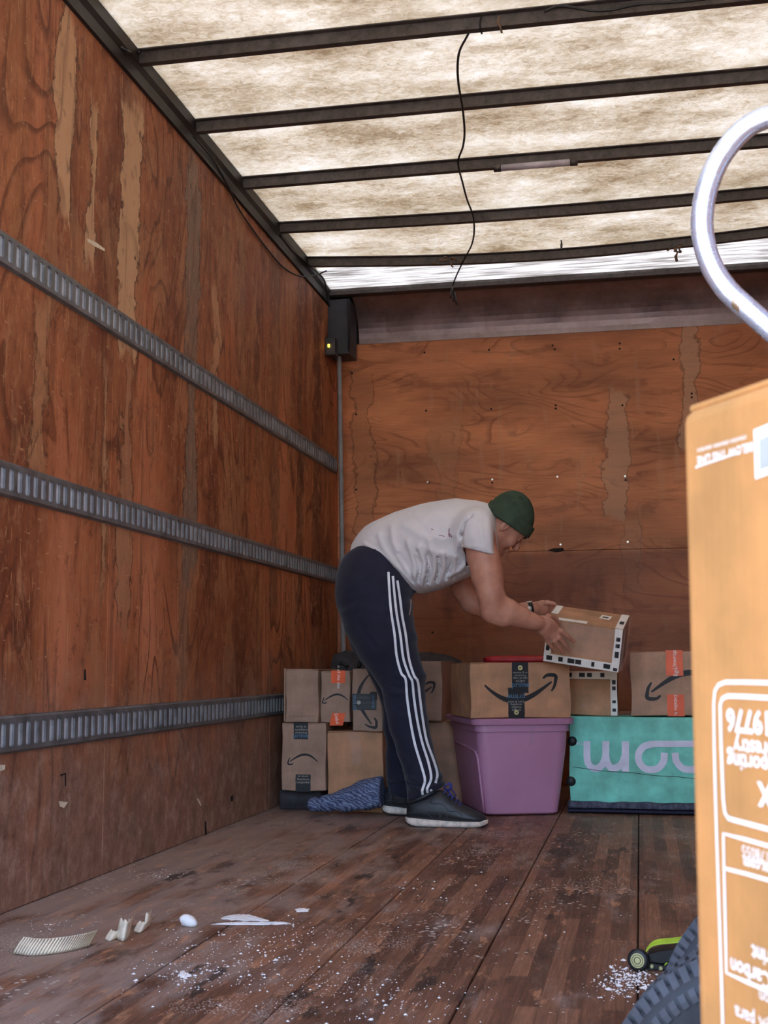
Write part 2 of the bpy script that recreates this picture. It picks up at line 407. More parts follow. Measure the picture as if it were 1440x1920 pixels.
# left wall sheets
wl = boxo('wall_left', (-.05, Y0, 0.0), (-.013, D+.05, RZ+.05), 'rail'); tag(wl, kind='structure')
ys = [Y0, 1.95, 3.746, 5.549, D+.04]
for i in range(4):
    boxo('panel', (-.013, ys[i]+.0015, 0.001), (0, ys[i+1]-.0015, RZ-.01), 'ply_left', wl, .0015, 1)
# back wall sheets
wb = boxo('wall_back', (-.05, D+.013, 0), (WR+.05, D+.05, RZ+.05), 'rail'); tag(wb, kind='structure')
zb = float(at(1160, 1030, 1, D)[2])
boxo('panel', (0.002, D, 0.001), (WR, D+.013, zb-.001), 'ply_back', wb, .0012, 1)
boxo('panel', (0.002, D, zb+.001), (WR, D+.013, 2.455), 'ply_back', wb, .0012, 1)
wr_ = boxo('wall_right', (WR, Y0, 0), (WR+.05, D+.05, RZ+.05), 'rail'); tag(wr_, kind='structure')
for i in range(4):
    boxo('panel', (WR-.012, ys[i]+.0015, 0.001), (WR, ys[i+1]-.0015, RZ-.01), 'ply_left', wr_, .0015, 1)
# screws and old holes in the front wall
sc0 = None; hl0 = None
def disc(name, c, r, mat, parent, d=.003, seg=8):
    v, f = tubevf([(c[0], c[1], c[2]), (c[0], c[1]-d, c[2])], r, seg); return fixn(mk(name, v, f, mat, parent))
scr = [(923,899),(1045,894),(1172,893),(1051,1021),(1177,1016),(802,904)]
sm = disc('screw', (0, 0, 0), .0055, 'screw', wb); sm.location = tuple(at(*scr[0], 1, D))
for p in scr[1:]:
    c = sm.copy(); COL.objects.link(c); c.location = tuple(at(*p, 1, D))
hol = [(796,661),(917,656),(1036,648),(1040,655),(1162,644),(1162,654),(1263,674),(921,767),(1042,760),(1042,766),(1167,760),(668,777),(799,770),(668,918),(1297,738),(804,905),(811,1186),(1173,900),(1297,745),(660,700),(923,905)]
hm = disc('nail_hole', (0, 0, 0), .006, 'hole', wb, .0015); hm.location = tuple(at(*hol[0], 1, D))
for p in hol[1:]:
    c = hm.copy(); COL.objects.link(c); c.location = tuple(at(*p, 1, D))
# torn splinter hole in the back plywood
pts = [(1026,1032),(1038,1028),(1056,1027),(1058,1033),(1044,1036)]
v = [at(x, y, 1, D-.0015) for x, y in pts]; mk('torn_hole', v, [tuple(range(5))], 'hole', wb)
# gouges in the left plywood
def gouge(pts, mat='hole'):
    v = [at(x, y, 0, .0012) for x, y in pts]; return mk('gouge', v, [tuple(range(len(pts)))], mat, wl)
gouge([(158,1256),(161,1254),(162,1275),(157,1275)]); gouge([(432,1494),(437,1490),(437,1502),(433,1503)])
gouge([(113,1452),(124,1449),(124,1474),(122,1474),(121,1452),(114,1456)]); gouge([(0,1434),(10,1434),(9,1443),(0,1446)], 'cream')
gouge([(110,1502),(128,1504),(120,1515),(112,1512)], 'cream'); gouge([(163,447),(180,454),(197,467),(196,471),(176,461),(164,453)], 'cream')
gouge([(384,1540),(387,1540),(388,1570),(384,1571)]); gouge([(369,1498),(372,1497),(378,1510),(376,1511)], 'cream')

# roof skin and bows
cvv, cff = [], []
for (y, z) in ((Y0, .034), (6.10, .034), (6.35, .020), (6.62, .002)):
    cvv += [(-.03, y, RZ+z), (WR+.03, y, RZ+z), (WR+.03, y, RZ+z+.003), (-.03, y, RZ+z+.003)]
cvv, cff = ringloft([cvv[i:i+4] for i in (0, 4, 8, 12)])
ce = fixn(mk('ceiling', cvv, cff, 'roof')); tag(ce, kind='structure')
bv = []
ey = [float(at(px, py, 0, 0)[1]) for px, py in ((257,116),(362,246),(450,350))]
byl = [2.70, 3.29, 3.87, 4.44, 5.03, 5.60, 6.12]
def beamvf(y, prof, n=14, sag=0.0):
    rings = []
    for i in range(n+1):
        x = i/n*(WR-.02)+.01; dz = -sag*math.sin(PI*min(1, x/WR))
        rings.append([(x, y+a, RZ+b+dz) for a, b in prof])
    return ringloft(rings)
hat = [(-.034, .032), (-.034, .028), (-.017, .026), (-.014, -.012), (.014, -.012), (.017, .026), (.034, .028), (.034, .032)]
sags = [0, 0, 0, 0, 0, .018, .050]
for y, s in zip(byl, sags):
    v, f = beamvf(y, hat, 14, s); fixn(mk('roof_beam', v, f, 'beam', ce))
# top rail along the left wall and the right wall
tv, tf = ringloft([[(0.0, y, RZ-.075), (.012, y, RZ-.072), (.012, y, RZ-.03), (.022, y, RZ-.01), (.022, y, RZ+.05), (0, y, RZ+.05)] for y in (Y0, D)])
tr = fixn(mk('trim_1', tv, tf, 'rail')); tag(tr, kind='structure')
tv, tf = ringloft([[(WR, y, RZ-.075), (WR-.012, y, RZ-.072), (WR-.022, y, RZ), (WR-.022, y, RZ+.05), (WR, y, RZ+.05)] for y in (Y0, D)])
tr2 = fixn(mk('trim_2', tv, tf, 'rail')); tag(tr2, kind='structure')
# front header: curved sheet metal cove under a dark cap
prof = []
for k in range(13):
    t = k/12; a = t*PI/2
    prof.append((D-.004-.22*(1-math.cos(a))**.9, 2.452+.225*math.sin(a)))
rings = []
for x in np.linspace(.13, WR, 30):
    wv = .004*math.sin(x*9)+.003*math.sin(x*23+1)
    rings.append([(x, y+wv*math.sin(k/12*PI), z) for k, (y, z) in enumerate(prof)] + [(x, D+.006, 2.74), (x, D+.006, 2.452)])
cv, cf = ringloft(rings); cov = fixn(mk('trim_3', cv, cf, 'cove', None, False)); tag(cov, kind='structure')
cap, capf = beamvf(6.60, [(-.012, .004), (-.014, -.010), (-.008, -.028), (.02, -.032), (.05, -.03), (.05, .004)], 14, .0)
tag(fixn(mk('trim_4', cap, capf, 'beam')), kind='structure')
boxo('header_filler', (0, 6.62, RZ+.0), (WR, D+.05, RZ+.036), 'rail', cov)
tag(boxo('ground', (-14, -16, -1.2), (16, 22, -1.1), 'bounce_concrete'), kind='structure')  # unseen ground outside, pale concrete tone chosen to bounce daylight into the truck

# slotted cargo rails
def etrack(z0, z1, label):
    H = z1-z0; t = empty('cargo_rail', (0, Y0, z0), label, 'rail', group='slotted cargo rails on the left wall')
    X0, X1 = .0012, .011; y_end = D-.02-Y0; p = .0463
    V, F = [], []
    def q(a, b, c, d):
        n = len(V); V.extend([a, b, c, d]); F.append((n, n+1, n+2, n+3))
    zs0, zs1 = H*.19, H*.81; sw = .025; c = .005
    n = int(y_end/p)
    # lips
    for (za, xa, zb_, xb) in ((0, X0, H*.03, X0), (H*.03, X0, H*.07, X1), (H*.93, X1, H*.97, X0), (H*.97, X0, H, X0)):
        q((xa, 0, za), (xa, n*p, za), (xb, n*p, zb_), (xb, 0, zb_))
    for k in range(n):
        a = k*p; b = a+p; s0 = a+(p-sw)/2; s1 = s0+sw; x = X1
        loop = [(s0+c, zs0), (s1-c, zs0), (s1, zs0+c), (s1, zs1-c), (s1-c, zs1), (s0+c, zs1), (s0, zs1-c), (s0, zs0+c)]
        base = len(V); V.extend([(x, yy, zz) for yy, zz in loop]); V.extend([(x-.0062, yy, zz) for yy, zz in loop])
        for i in range(8):
            j = (i+1) % 8; F.append((base+i, base+j, base+8+j, base+8+i))
        A = len(V); V.extend([(x, a, H*.07), (x, b, H*.07), (x, b, H*.93), (x, a, H*.93)])
        F.append((A, A+1, base+1, base)); F.append((A+1, base+2, base+1)); F.append((A+1, A+2, base+3, base+2)); F.append((A+2, base+4, base+3))
        F.append((A+2, A+3, base+5, base+4)); F.append((A+3, base+6, base+5)); F.append((A+3, A, base+7, base+6)); F.append((A, base, base+7))
    mk('slotted_face', V, F, 'galv', t)
    v, f = boxvf((.0006, 0, H*.1), (.0046, n*p, H*.9)); mk('backing_strip', v, f, 'slotback', t)
    for k in range(12):
        yy = .25+k*.5
        for zz in (H*.13, H*.87):
            pass
    return t
etrack(1.703, 1.800, 'grey slotted steel cargo rail on left wall, highest of three')
etrack(1.087, 1.184, 'grey slotted steel cargo rail on left wall, middle of three')
etrack(.411, .512, 'grey slotted steel cargo rail on left wall, lowest, ending behind boxes')

# corner box, conduit
eb = empty('electrical_box', (.02, 6.6, 2.325), 'grey metal wiring box with tiny yellow light in the top corner', 'wiring box')
def L(o, pts): return [tuple(np.array(p)-np.array(o.location)) for p in pts]
v, f = boxvf((-.018, .02, .02), (.105, .2, .33)); mk('housing', v, f, 'ebox', eb)
v = [(.105,.02,.02),(.115,-.01,.06),(.122,-.02,.2),(.105,-.01,.30),(.10,.02,.33)]; v2 = [(x-.012, y+.01, z) for x, y, z in v]
V, F = ringloft([v, v2]); fixn(mk('torn_cover', V, F, 'ebox', eb))
boxo('junction_box', (-.018, -.05, 0), (.04, .02, .10), 'ebox', eb, .004)
il = boxo('indicator_light', (0, -.062, .04), (.012, -.05, .058), 'brass', eb, .003)
MLY = NT('yellow_lamp'); MLY.col((255, 220, 90)); MLY.b.inputs['Emission Color'].default_value = lin((255, 210, 70)); MLY.b.inputs['Emission Strength'].default_value = 1.2
il.data.materials[0] = MLY.m
cp = [at(636, 668, 1, 6.66), at(638, 800, 1, 6.70), at(641, 1000, 1, 6.72), at(644, 1222, 1, 6.74)]
cp.append(np.array([cp[-1][0]+.02, 6.75, .01]))
cd_ = tube('conduit_pipe', catmull(cp, 6), .0135, 'conduit'); tag(cd_, 'grey plastic conduit pipe running down the corner beside the man', 'pipe')

# wires
def wirepx(name, pl, r, label, cat='wire', mat='wire'):
    pts = [at(px, py, ax, val) for px, py, ax, val in pl]
    o = tube(name, catmull(pts, 6), r, mat, None, 6)
    if label: tag(o, label, cat)
    return o
zc = RZ-.038
wp = [(878,64,1,3.84),(862,95,2,zc),(858,125,2,zc),(860,160,2,zc),(867,200,2,zc),(871,245,2,zc),(868,275,2,zc),(859,305,2,zc),(868,345,2,zc),(876,375,2,zc),(887,405,2,zc),(889,435,2,zc),(884,460,2,zc),(872,483,2,zc-.02),(858,512,2,zc-.05),(850,532,1,6.42),(848,546,1,6.42)]
hw = empty('hanging_wire', tuple(at(878,64,1,3.84)), 'thin black wire hanging loosely across the ceiling beams', 'wire')
pts = [at(*p) for p in wp]
o = tube('cable', catmull([p-np.array(hw.location) for p in pts], 6), .0042, 'wire', hw, 6)
for (a, b) in (((846,545),(845,560)), ((852,548),(856,572)), ((849,548),(850,566))):
    tube('loose_end', [at(*a, 1, 6.42)-np.array(hw.location), at((a[0]+b[0])/2+1, (a[1]+b[1])/2, 1, 6.42)-np.array(hw.location), at(*b, 1, 6.42)-np.array(hw.location)], .005, 'wire', hw, 6)
wirepx('side_wire', [(363,256,0,.03),(400,300,0,.02),(428,350,0,.012),(445,387,0,.008),(470,425,0,.008),(500,465,0,.008),(530,500,0,.010),(560,517,0,.02),(590,516,0,.03),(612,508,1,6.3)], .004, 'thin black wire drooping down the left wall below the roof rail')
wirepx('rail_wire', [(525,440,0,.03),(548,468,0,.03),(580,498,0,.035),(606,522,0,.04),(612,545,1,6.5),(618,575,1,6.55)], .0045, 'short black wire running into the top corner')
wirepx('beam_wire', [(1020,22,1,3.82),(1045,12,1,3.82),(1075,14,1,3.82),(1110,20,1,3.82),(1150,18,1,3.82),(1200,8,1,3.82),(1290,2,1,3.82),(1400,-14,1,3.82)], .0045, 'black wire resting along the nearest ceiling beam at right')
wirepx('corner_wire', [(226,88,0,.03),(238,96,0,.04),(250,99,1,3.83),(262,98,1,3.83)], .005, 'short black wire end poking out where nearest beam meets wall')
def tie(px, py, y, name='cable_tie', mat='wire', r=.003, label=None):
    c = at(px, py, 1, y)
    pts = [(c[0]+.002*math.sin(a*3), y+.028*math.cos(a), RZ+.006+.026*math.sin(a)) for a in np.linspace(0, 2*PI, 16)]
    return tag(tube(name, pts, r, mat, None, 6), label, 'tie')
tie(902, 50, 3.87, label='black cable tie around the nearest ceiling beam')
tie(1053, 475, 6.12, label='black cable tie around the farthest thin ceiling beam')
tag(tube('wire_hook', [at(936,32,1,3.83), at(933,42,1,3.82), at(938,50,1,3.815), at(941,62,1,3.82)], .0035, 'gold', None, 6), 'small rusty wire hook on the nearest ceiling beam', 'hook')
for (px, py, lab) in ((840,489,'frayed brown rope knot on the farthest ceiling beam beside the hanging wire'), (1268,466,'frayed brown rope knot on the farthest ceiling beam at right')):
    c = at(px, py, 1, 6.08); V, F = [], []
    parts = []
    for k in range(9):
        a = rng.normal(0, 1, 3)*np.array([.02, .006, .012]); b = a+rng.normal(0, 1, 3)*np.array([.016, .006, .012])
        parts.append(tubevf([c+a, c+(a+b)/2+rng.normal(0, .005, 3), c+b], .0045, 5))
    if px > 1000:
        e = [at(1266, 466, 1, 6.08), at(1270, 474, 1, 6.08), at(1267, 481, 1, 6.08), at(1269, 490, 1, 6.08)]
        parts.append(tubevf(e, [.006, .004, .008, .007], 6))
    v, f = joinvf(parts); tag(mk('rope_knot', v, f, 'gold', None, True), lab, 'rope')
# light tube under the third bow
lf = empty('tube_light', tuple(at(1004, 312, 2, RZ-.02)), 'slim clear tube light fixed under a ceiling beam', 'light')
a, b = at(926, 316, 2, RZ-.02), at(1083, 303, 2, RZ-.02); o_ = np.array(lf.location)
b[1] = a[1]; 
tube('tube_cover', [a-o_, b-o_], .014, 'tube_plastic', lf, 12)
for e, s in ((a, 1), (b, -1)): tube('end_cap', [e-o_, e-o_+np.array([.03*s, 0, 0])], .0155, 'beam', lf, 12)
tube('lead_wire', [a-o_+np.array([.14, .02, .0]), a-o_+np.array([.13, .02, .03]), a-o_+np.array([.2, .02, .016])], .003, 'wire', lf, 6)

# ================================================================== CARTONS
def ribbon(pts, ws, y=0.0):
    """flat ribbon in the XZ plane, variable width"""
    V, F = [], []; n = len(pts)
    for i, (x, z) in enumerate(pts):
        a = pts[max(i-1, 0)]; b = pts[min(i+1, n-1)]; dx, dz = b[0]-a[0], b[1]-a[1]; L_ = math.hypot(dx, dz)+1e-9
        nx, nz = -dz/L_, dx/L_; h = ws[i]/2
        V += [(x+nx*h, y, z+nz*h), (x-nx*h, y, z-nz*h)]
    for i in range(n-1): F.append((2*i, 2*i+1, 2*i+3, 2*i+2))
    return V, F
def smile(wd):
    """curved arrow mark of width wd centred on origin in XZ"""
    n = 22; pts, ws = [], []
    for i in range(n):
        t = i/(n-1); x = t*.93; z = -.245*math.sin(PI*t**.93)*(1-.12*t) + .04*t
        pts.append((x, z)); ws.append(.012+.062*math.sin(PI*min(1, (t*.86+.07)))**1.1)
    a = ribbon(pts, ws)
    hp = catmull([(.81, .085), (.86, .125, ), (.925, .132), (.985, .118), (.985, .06), (.965, -.02), (.925, -.085)], 4)
    hp = [(p[0], p[1]) for p in hp]; m = len(hp)
    hwid = [.012+.040*math.sin(PI*min(1, .12+.8*i/(m-1))) for i in range(m)]
    b = ribbon(hp, hwid)
    V, F = joinvf([a, b]); return [((x-.5)*wd, y, (z+.07)*wd) for x, y, z in V], F
def xf(V, ang, cx, cz, y, flipx=1):
    c, s = math.cos(ang), math.sin(ang)
    return [((x*flipx*c-z*s)+cx, y+yy, (x*flipx*s+z*c)+cz) for x, yy, z in V]
def text_vf(txt, size, align='CENTER', bold=0.0):
    cu = bpy.data.curves.new('t', 'FONT'); cu.body = txt; cu.size = size; cu.align_x = align; cu.align_y = 'CENTER'; cu.resolution_u = 2; cu.offset = bold
    o = bpy.data.objects.new('t', cu); COL.objects.link(o)
    dg = bpy.context.evaluated_depsgraph_get(); me = bpy.data.meshes.new_from_object(o.evaluated_get(dg))
    V = [(v.co.x, 0.0, v.co.y) for v in me.vertices]; F = [tuple(p.vertices) for p in me.polygons]
    bpy.data.objects.remove(o); bpy.data.curves.remove(cu); bpy.data.meshes.remove(me)
    return V, F
def printed(parent, name, vf, mat, ang, cx, cz, y=-.0012):
    V, F = vf; return mk(name, xf(V, ang, cx, cz, y), F, mat, parent)
def smark(parent, wd, ang, cx, cz, y=-.0012, flip=1):
    V, F = smile(wd); return mk('printed_arrow', xf(V, ang, cx, cz, y, flip), F, 'ink', parent)
def tape_strip(parent, x0, x1, z0, z1, mat='tape_dark', y=-.0018, name='tape', tilt=0):
    n = 6; V, F = [], []
    for i in range(n+1):
        t = i/n; zz = z0+(z1-z0)*t; o = tilt*t
        V += [(x0+o+random.uniform(-.0008, .0008), y-random.uniform(0, .0006), zz), (x1+o+random.uniform(-.0008, .0008), y-random.uniform(0, .0006), zz)]
    for i in range(n): F.append((2*i, 2*i+1, 2*i+3, 2*i+2))
    return mk(name, V, F, mat, parent)
def carton(loc, w, d, h, label, mat='card', rz=0, group=None, rot=None, flaps=True, name='cardboard_box', bulge=.004):
    """origin: front-left-bottom corner; front faces -Y"""
    t = empty(name, tuple(loc), label, 'box', rz, group, rot)
    n = 5; V, F = [], []
    o = boxo('carton_body', (0, 0, 0), (w, d, h-.004), mat, t, .004, 2)
    bm = bmesh.new(); bm.from_mesh(o.data)
    bmesh.ops.subdivide_edges(bm, edges=[e for e in bm.edges if e.calc_length() > .05], cuts=4, use_grid_fill=True)
    ph = random.uniform(0, 6)
    for v in bm.verts:
        x, y, z = v.co; s = math.sin(PI*min(1, max(0, x/w)))*math.sin(PI*min(1, max(0, z/h)))
        if y < d*.2: v.co.y += .001*s
        v.co.x += .0025*math.sin(7*z/h+ph)*(1 if 0 < y < d else .5); v.co.z += .002*math.sin(5*x/w+ph)
    bm.to_mesh(o.data); bm.free()
    if flaps:
        for k in range(2):
            a = (0.001, .001+k*(d/2+.001), h-.004); b = (w-.001, d/2-.001+k*(d/2), h)
            boxo('top_flap', a, b, mat, t, .001, 1)
    return t
def cpx(px0, px1, y, pyt, pyb):
    a, b = at(px0, pyb, 1, y), at(px1, pyt, 1, y); return a[0], b[0], a[2], b[2]

# pad below the left stack
def noisy(x, y, s=1.0): return math.sin(x*17*s+1.3)*math.sin(y*13*s+.4)+.5*math.sin(x*41*s+y*23*s)
# left stack
YF = 5.50
x0, x1, z0, z1 = cpx(528, 611, YF, 1356, 1482); zpad = z0-.002
D_ = carton((x0, YF, z0), x1-x0, .42, z1-z0, 'brown box with curved arrow and black tape, lower left of the left stack', 'card_grey')
wD, hD = x1-x0, z1-z0
smark(D_, wD*.68, PI*.985, wD*.48, hD*.47, flip=1)
tape_strip(D_, wD*.27, wD*.60, hD*.76, hD+.0012); tape_strip(D_, wD*.32, wD*.66, -.004, hD*.24)
printed(D_, 'printed_text', text_vf('prime', .030), 'tape_blue', 0, wD*.44, hD*.815, -.0030)
for i, s in enumerate(('series et', 'expédition', 'streaming')): printed(D_, 'printed_text', text_vf(s, .014), 'tape_print', 0, wD*.44, hD*(.95-.045*i), -.0030)
for i, s in enumerate(('series et', 'streaming', 'expédition')): printed(D_, 'printed_text', text_vf(s, .014), 'tape_print', PI, wD*.49, hD*(.21-.045*i), -.0030)
x0, x1, z0b, z1 = cpx(610, 718, YF, 1372, 1490); z0b = .001; x0 += .010
E_ = carton((x0, YF, z0b), x1-x0, .40, z1-z0b, 'plain brown box with wrinkled clear tape, under the arrow box of the left stack', 'card_warm')
wE, hE = x1-x0, z1-z0b
V = [(wE*.35,-.002,hE),(wE*.55,-.002,hE),(wE*.62,-.002,hE*.8),(wE*.60,-.002,hE*.6),(wE*.44,-.002,hE*.58),(wE*.42,-.002,hE*.8)]
mk('clear_tape', V, [tuple(range(6))], 'clear', E_)
ztD, ztE = z0+hD+.0025, z0b+hE+.0025
def shelfz(px0, px1, y, pyt, zb):
    a = at(px0, pyt, 1, y); b = at(px1, pyt, 1, y); return a[0], b[0], zb, a[2]
x0, x1, z0, z1 = shelfz(536, 597, YF, 1255, ztD)
A_ = carton((x0, YF, z0), x1-x0, .40, z1-z0, 'plain open-edged brown box at the top left of the left stack', 'card_grey')
boxo('loose_flap', (-.006, -.006, .004), (.0, .30, z1-z0+.004), 'card_grey', A_)
v, f = boxvf((0, -.004, .028), (x1-x0-.01, -.001, .031)); mk('crease', v, f, 'card_grey', A_)
x0, x1, z0, z1 = shelfz(600, 657, YF+.03, 1258, ztD)
x0 += .004
B_ = carton((x0, YF+.03, ztE if False else ztD), x1-x0-.002, .36, z1-z0, 'small brown box with two orange tapes and curved arrow, middle of the top row', 'card_grey')
wB, hB = x1-x0-.002, z1-z0
smark(B_, wB*.88, PI*.99, wB*.50, hB*.47)
tape_strip(B_, wB*.36, wB*.84, hB*.76, hB+.002, 'tape_orange'); tape_strip(B_, wB*.30, wB*.76, -.014, hB*.18, 'tape_orange', tilt=.012)
printed(B_, 'printed_text', text_vf('n of the dea', .021), 'white_ink', -PI/2, wB*.62, hB*.88, -.0030); printed(B_, 'printed_text', text_vf('Débal', .020), 'white_ink', -PI/2+.2, wB*.55, hB*.07, -.0030)
x0, x1, z0, z1 = shelfz(659, 716, YF-.02, 1254, ztE)
x0 += .004
C_ = carton((x0, YF-.02, z0), x1-x0, .36, z1-z0, 'brown box with sideways arrow and black tape, right end of the top row', 'card_grey')
wC, hC = x1-x0, z1-z0
smark(C_, hC*.86, -PI/2, wC*.46, hC*.48, flip=1)
tape_strip(C_, 0.0, wC*.82, hC*.34, hC*.60)
tape_strip(C_, wC*.60, wC*.84, hC*.50, hC*.63, 'ink', -.0025)
printed(C_, 'printed_text', text_vf('prime', .028), 'tape_blue', PI/2, wC*.07, hC*.46, -.0036); printed(C_, 'printed_text', text_vf('prime', .024), 'tape_blue', -PI/2, wC*.72, hC*.47, -.0036)
v, f = revolve([(0, 0), (.009, 0)], (wC*.22, -.003, hC*.46), (0, 1, 0), (1, 0, 0), (0, 0, 1), 12); mk('printed_disc', v, f, 'tape_print', C_)
# dark pad carrying the left stack
V, F = [], []
gx, gy = np.linspace(.045, .235, 14), np.linspace(5.56, 5.88, 12)
for lv in (0, 1):
    for yy in gy:
        for xx in gx:
            V.append((xx, yy+.006*math.sin(xx*20), .002 if lv == 0 else zpad-.004*abs(noisy(xx, yy))))
nx_, ny_ = len(gx), len(gy)
for lv in (0, 1):
    for j in range(ny_-1):
        for i in range(nx_-1):
            b = lv*nx_*ny_+j*nx_+i; F.append((b, b+1, b+1+nx_, b+nx_))
for i in range(nx_-1): F.append((i, i+1, i+1+nx_*ny_, i+nx_*ny_))
for j in range(ny_-1):
    for i in (0, nx_-1): F.append((j*nx_+i, (j+1)*nx_+i, (j+1)*nx_+i+nx_*ny_, j*nx_+i+nx_*ny_))
tag(fixn(mk('folded_blanket', V, F, 'darkcloth', None, True)), 'dark folded blanket under the left stack of boxes', 'blanket')

# boxes behind the legs
x0, x1, z0, z1 = cpx(722, 872, 5.98, 1352, 1500); z0 = 0.001
G_ = carton((x0, 5.98, z0), x1-x0, .40, z1-z0, 'large plain brown box on the floor behind the man\'s shins', 'card')
zG = z1
x0, x1, z0, z1 = shelfz(700, 828, 5.93, 1240, zG+.001)
F_ = carton((x0, 5.93, z0), x1-x0, .42, z1-z0, 'brown box half hidden behind the man\'s knee with arrow tip showing', 'card_grey')
smark(F_, (x1-x0)*.7, 0, (x1-x0)*.55, (z1-z0)*.48)

# ------------------------------------------------------------------ purple bin
RB = math.radians(20)
bl = at(893, 1352, 1, 5.40); zr = float(at(895, 1347, 1, 5.40)[2])
BW, BD = .44, .60
binE = empty('storage_bin', (bl[0]-.005, 5.37, 0), 'purple plastic storage bin beside the man\'s shoe with a box on top', 'bin', RB)
def rrect(w, d, z, r, inset=0, n=6, wob=0):
    pts = []
    for cx, cy, a0 in ((w-inset-r, inset+r, -PI/2), (w-inset-r, d-inset-r, 0), (inset+r, d-inset-r, PI/2), (inset+r, inset+r, PI)):
        for k in range(n+1):
            a = a0+k/n*PI/2; pts.append((cx+r*math.cos(a), cy+r*math.sin(a), z))
    return pts
tp = .055
rings = [rrect(BW, BD, .004, .04, tp+.012), rrect(BW, BD, .012, .045, tp), rrect(BW, BD, zr*.70, .045, tp*.42), rrect(BW, BD, zr*.86, .045, .02), rrect(BW, BD, zr*.862, .045, .012), rrect(BW, BD, zr*.935, .045, .012)]
V, F = ringloft(rings); fixn(mk('tub', V, F, 'purple', binE, True))
bb = binE.children[-1]; md = bb.modifiers.new('e', 'EDGE_SPLIT'); md.split_angle = .6
rings = [rrect(BW, BD, zr*.93, .045, .010), rrect(BW, BD, zr*.935, .05, -.004), rrect(BW, BD, zr*.985, .05, -.008), rrect(BW, BD, zr-.002, .05, -.004), rrect(BW, BD, zr-.001, .045, .012)]
V, F = ringloft(rings); o = fixn(mk('lid', V, F, 'purple', binE, True)); md = o.modifiers.new('e', 'EDGE_SPLIT'); md.split_angle = .7
# moulded corner bulge: front-left shoulder and recessed lower panel seen on the left flank
pl = [(-.0, .09), (0.0, BD-.09)]
Vp = []; zt, zl = zr*.66, .03
def leftx(z): return tp + (tp*.42-tp)*(z/(zr*.70))
path = [(.06, .02), (.06, zr*.55), (.085, zr*.63), (.13, zr*.66), (BD-.1, zr*.70)]
v, f = tubevf([(leftx(z)-.001+.0*y, y, z) for y, z in catmull([(a, b) for a, b in path], 5)], .006, 8); mk('moulded_rib', v, f, 'purple', binE, True)
def frontin(z): return tp + (tp*.42-tp)*(z/(zr*.70))
for x in np.linspace(.12, BW-.08, 26):
    pass
v, f = joinvf([boxvf((x, -.0085, zr*.945), (x+.002, -.006, zr*.98)) for x in np.linspace(.10, BW-.05, 22)]); mk('rim_ribs', v, f, 'purple', binE); tag(binE.children[-1], kind='stuff')
V = [(.245,.004,zr*.95),(.268,.004,zr*.95),(.262,.006,zr*.86),(.268,.026,zr*.70),(.272,.032,zr*.52),(.232,.032,zr*.52),(.238,.026,zr*.68),(.246,.006,zr*.84)]
mk('clear_tape', V, [(0,1,2,7),(7,2,3,6),(6,3,4,5)], 'clear', binE)

# big arrow carton on the bin
hb = at(883, 1243, 1, 5.40)
fx, fz = hb[0], zr
hH = float(hb[2])-zr; hW = .44
H_ = carton((fx, 5.375, zr+.001), hW, .42, hH, 'large brown box with smiling arrow print on top of the purple bin', 'card_warm', RB)
smark(H_, hW*.72, 0, hW*.50, hH*.50)
tape_strip(H_, hW*.412, hW*.575, hH*.45, hH+.0012); tape_strip(H_, hW*.370, hW*.533, -.002, hH*.545, y=-.0026)
printed(H_, 'printed_text', text_vf('prime', .034), 'tape_blue', 0, hW*.495, hH*.60, -.0034)
for i, s in enumerate(('movies & tv', 'streaming', 'films et télé', 'en ligne')): printed(H_, 'printed_text', text_vf(s, .013), 'tape_print', 0, hW*.495, hH*(.82-.05*i), -.0034)
printed(H_, 'printed_text', text_vf('prime', .034), 'tape_blue', PI, hW*.45, hH*.38, -.0040)
for i, s in enumerate(('music & more', 'streaming', 'musique', 'en ligne')): printed(H_, 'printed_text', text_vf(s, .013), 'tape_print', PI, hW*.45, hH*(.29-.05*i), -.0040)
def playdisc(par, cx, cz, y, r, ang):
    v, f = revolve([(0, 0), (r, 0)], (cx, y, cz), (0, 1, 0), (1, 0, 0), (0, 0, 1), 18); mk('printed_disc', v, f, 'brass', par)
    tri = [(-.35*r, 0, -.4*r), (.5*r, 0, 0), (-.35*r, 0, .4*r)]; mk('printed_triangle', xf(tri, ang, cx, cz, y-.0006), [(0, 1, 2)], 'ink', par)
playdisc(H_, hW*.495, hH*.905, -.0034, .0105, 0); playdisc(H_, hW*.45, hH*.10, -.0040, .0105, PI)

# red tote and dark bag behind
a, b = at(905, 1230, 1, 6.28), at(1045, 1230, 1, 6.28); zt = float(at(975, 1229, 1, 6.28)[2])
rt = empty('red_tote', (a[0], 6.28, 0), 'red lidded plastic tote behind the large arrow box', 'bin')
wT = b[0]-a[0]
V, F = ringloft([rrect(wT, .42, .002, .04, .03), rrect(wT, .42, zt-.035, .04, .012)]); fixn(mk('tub', V, F, 'red', rt, True))
V, F = ringloft([rrect(wT, .42, zt-.036, .05, 0), rrect(wT, .42, zt-.012, .05, -.004), rrect(wT, .42, zt, .05, .03)]); fixn(mk('lid', V, F, 'red', rt, True))

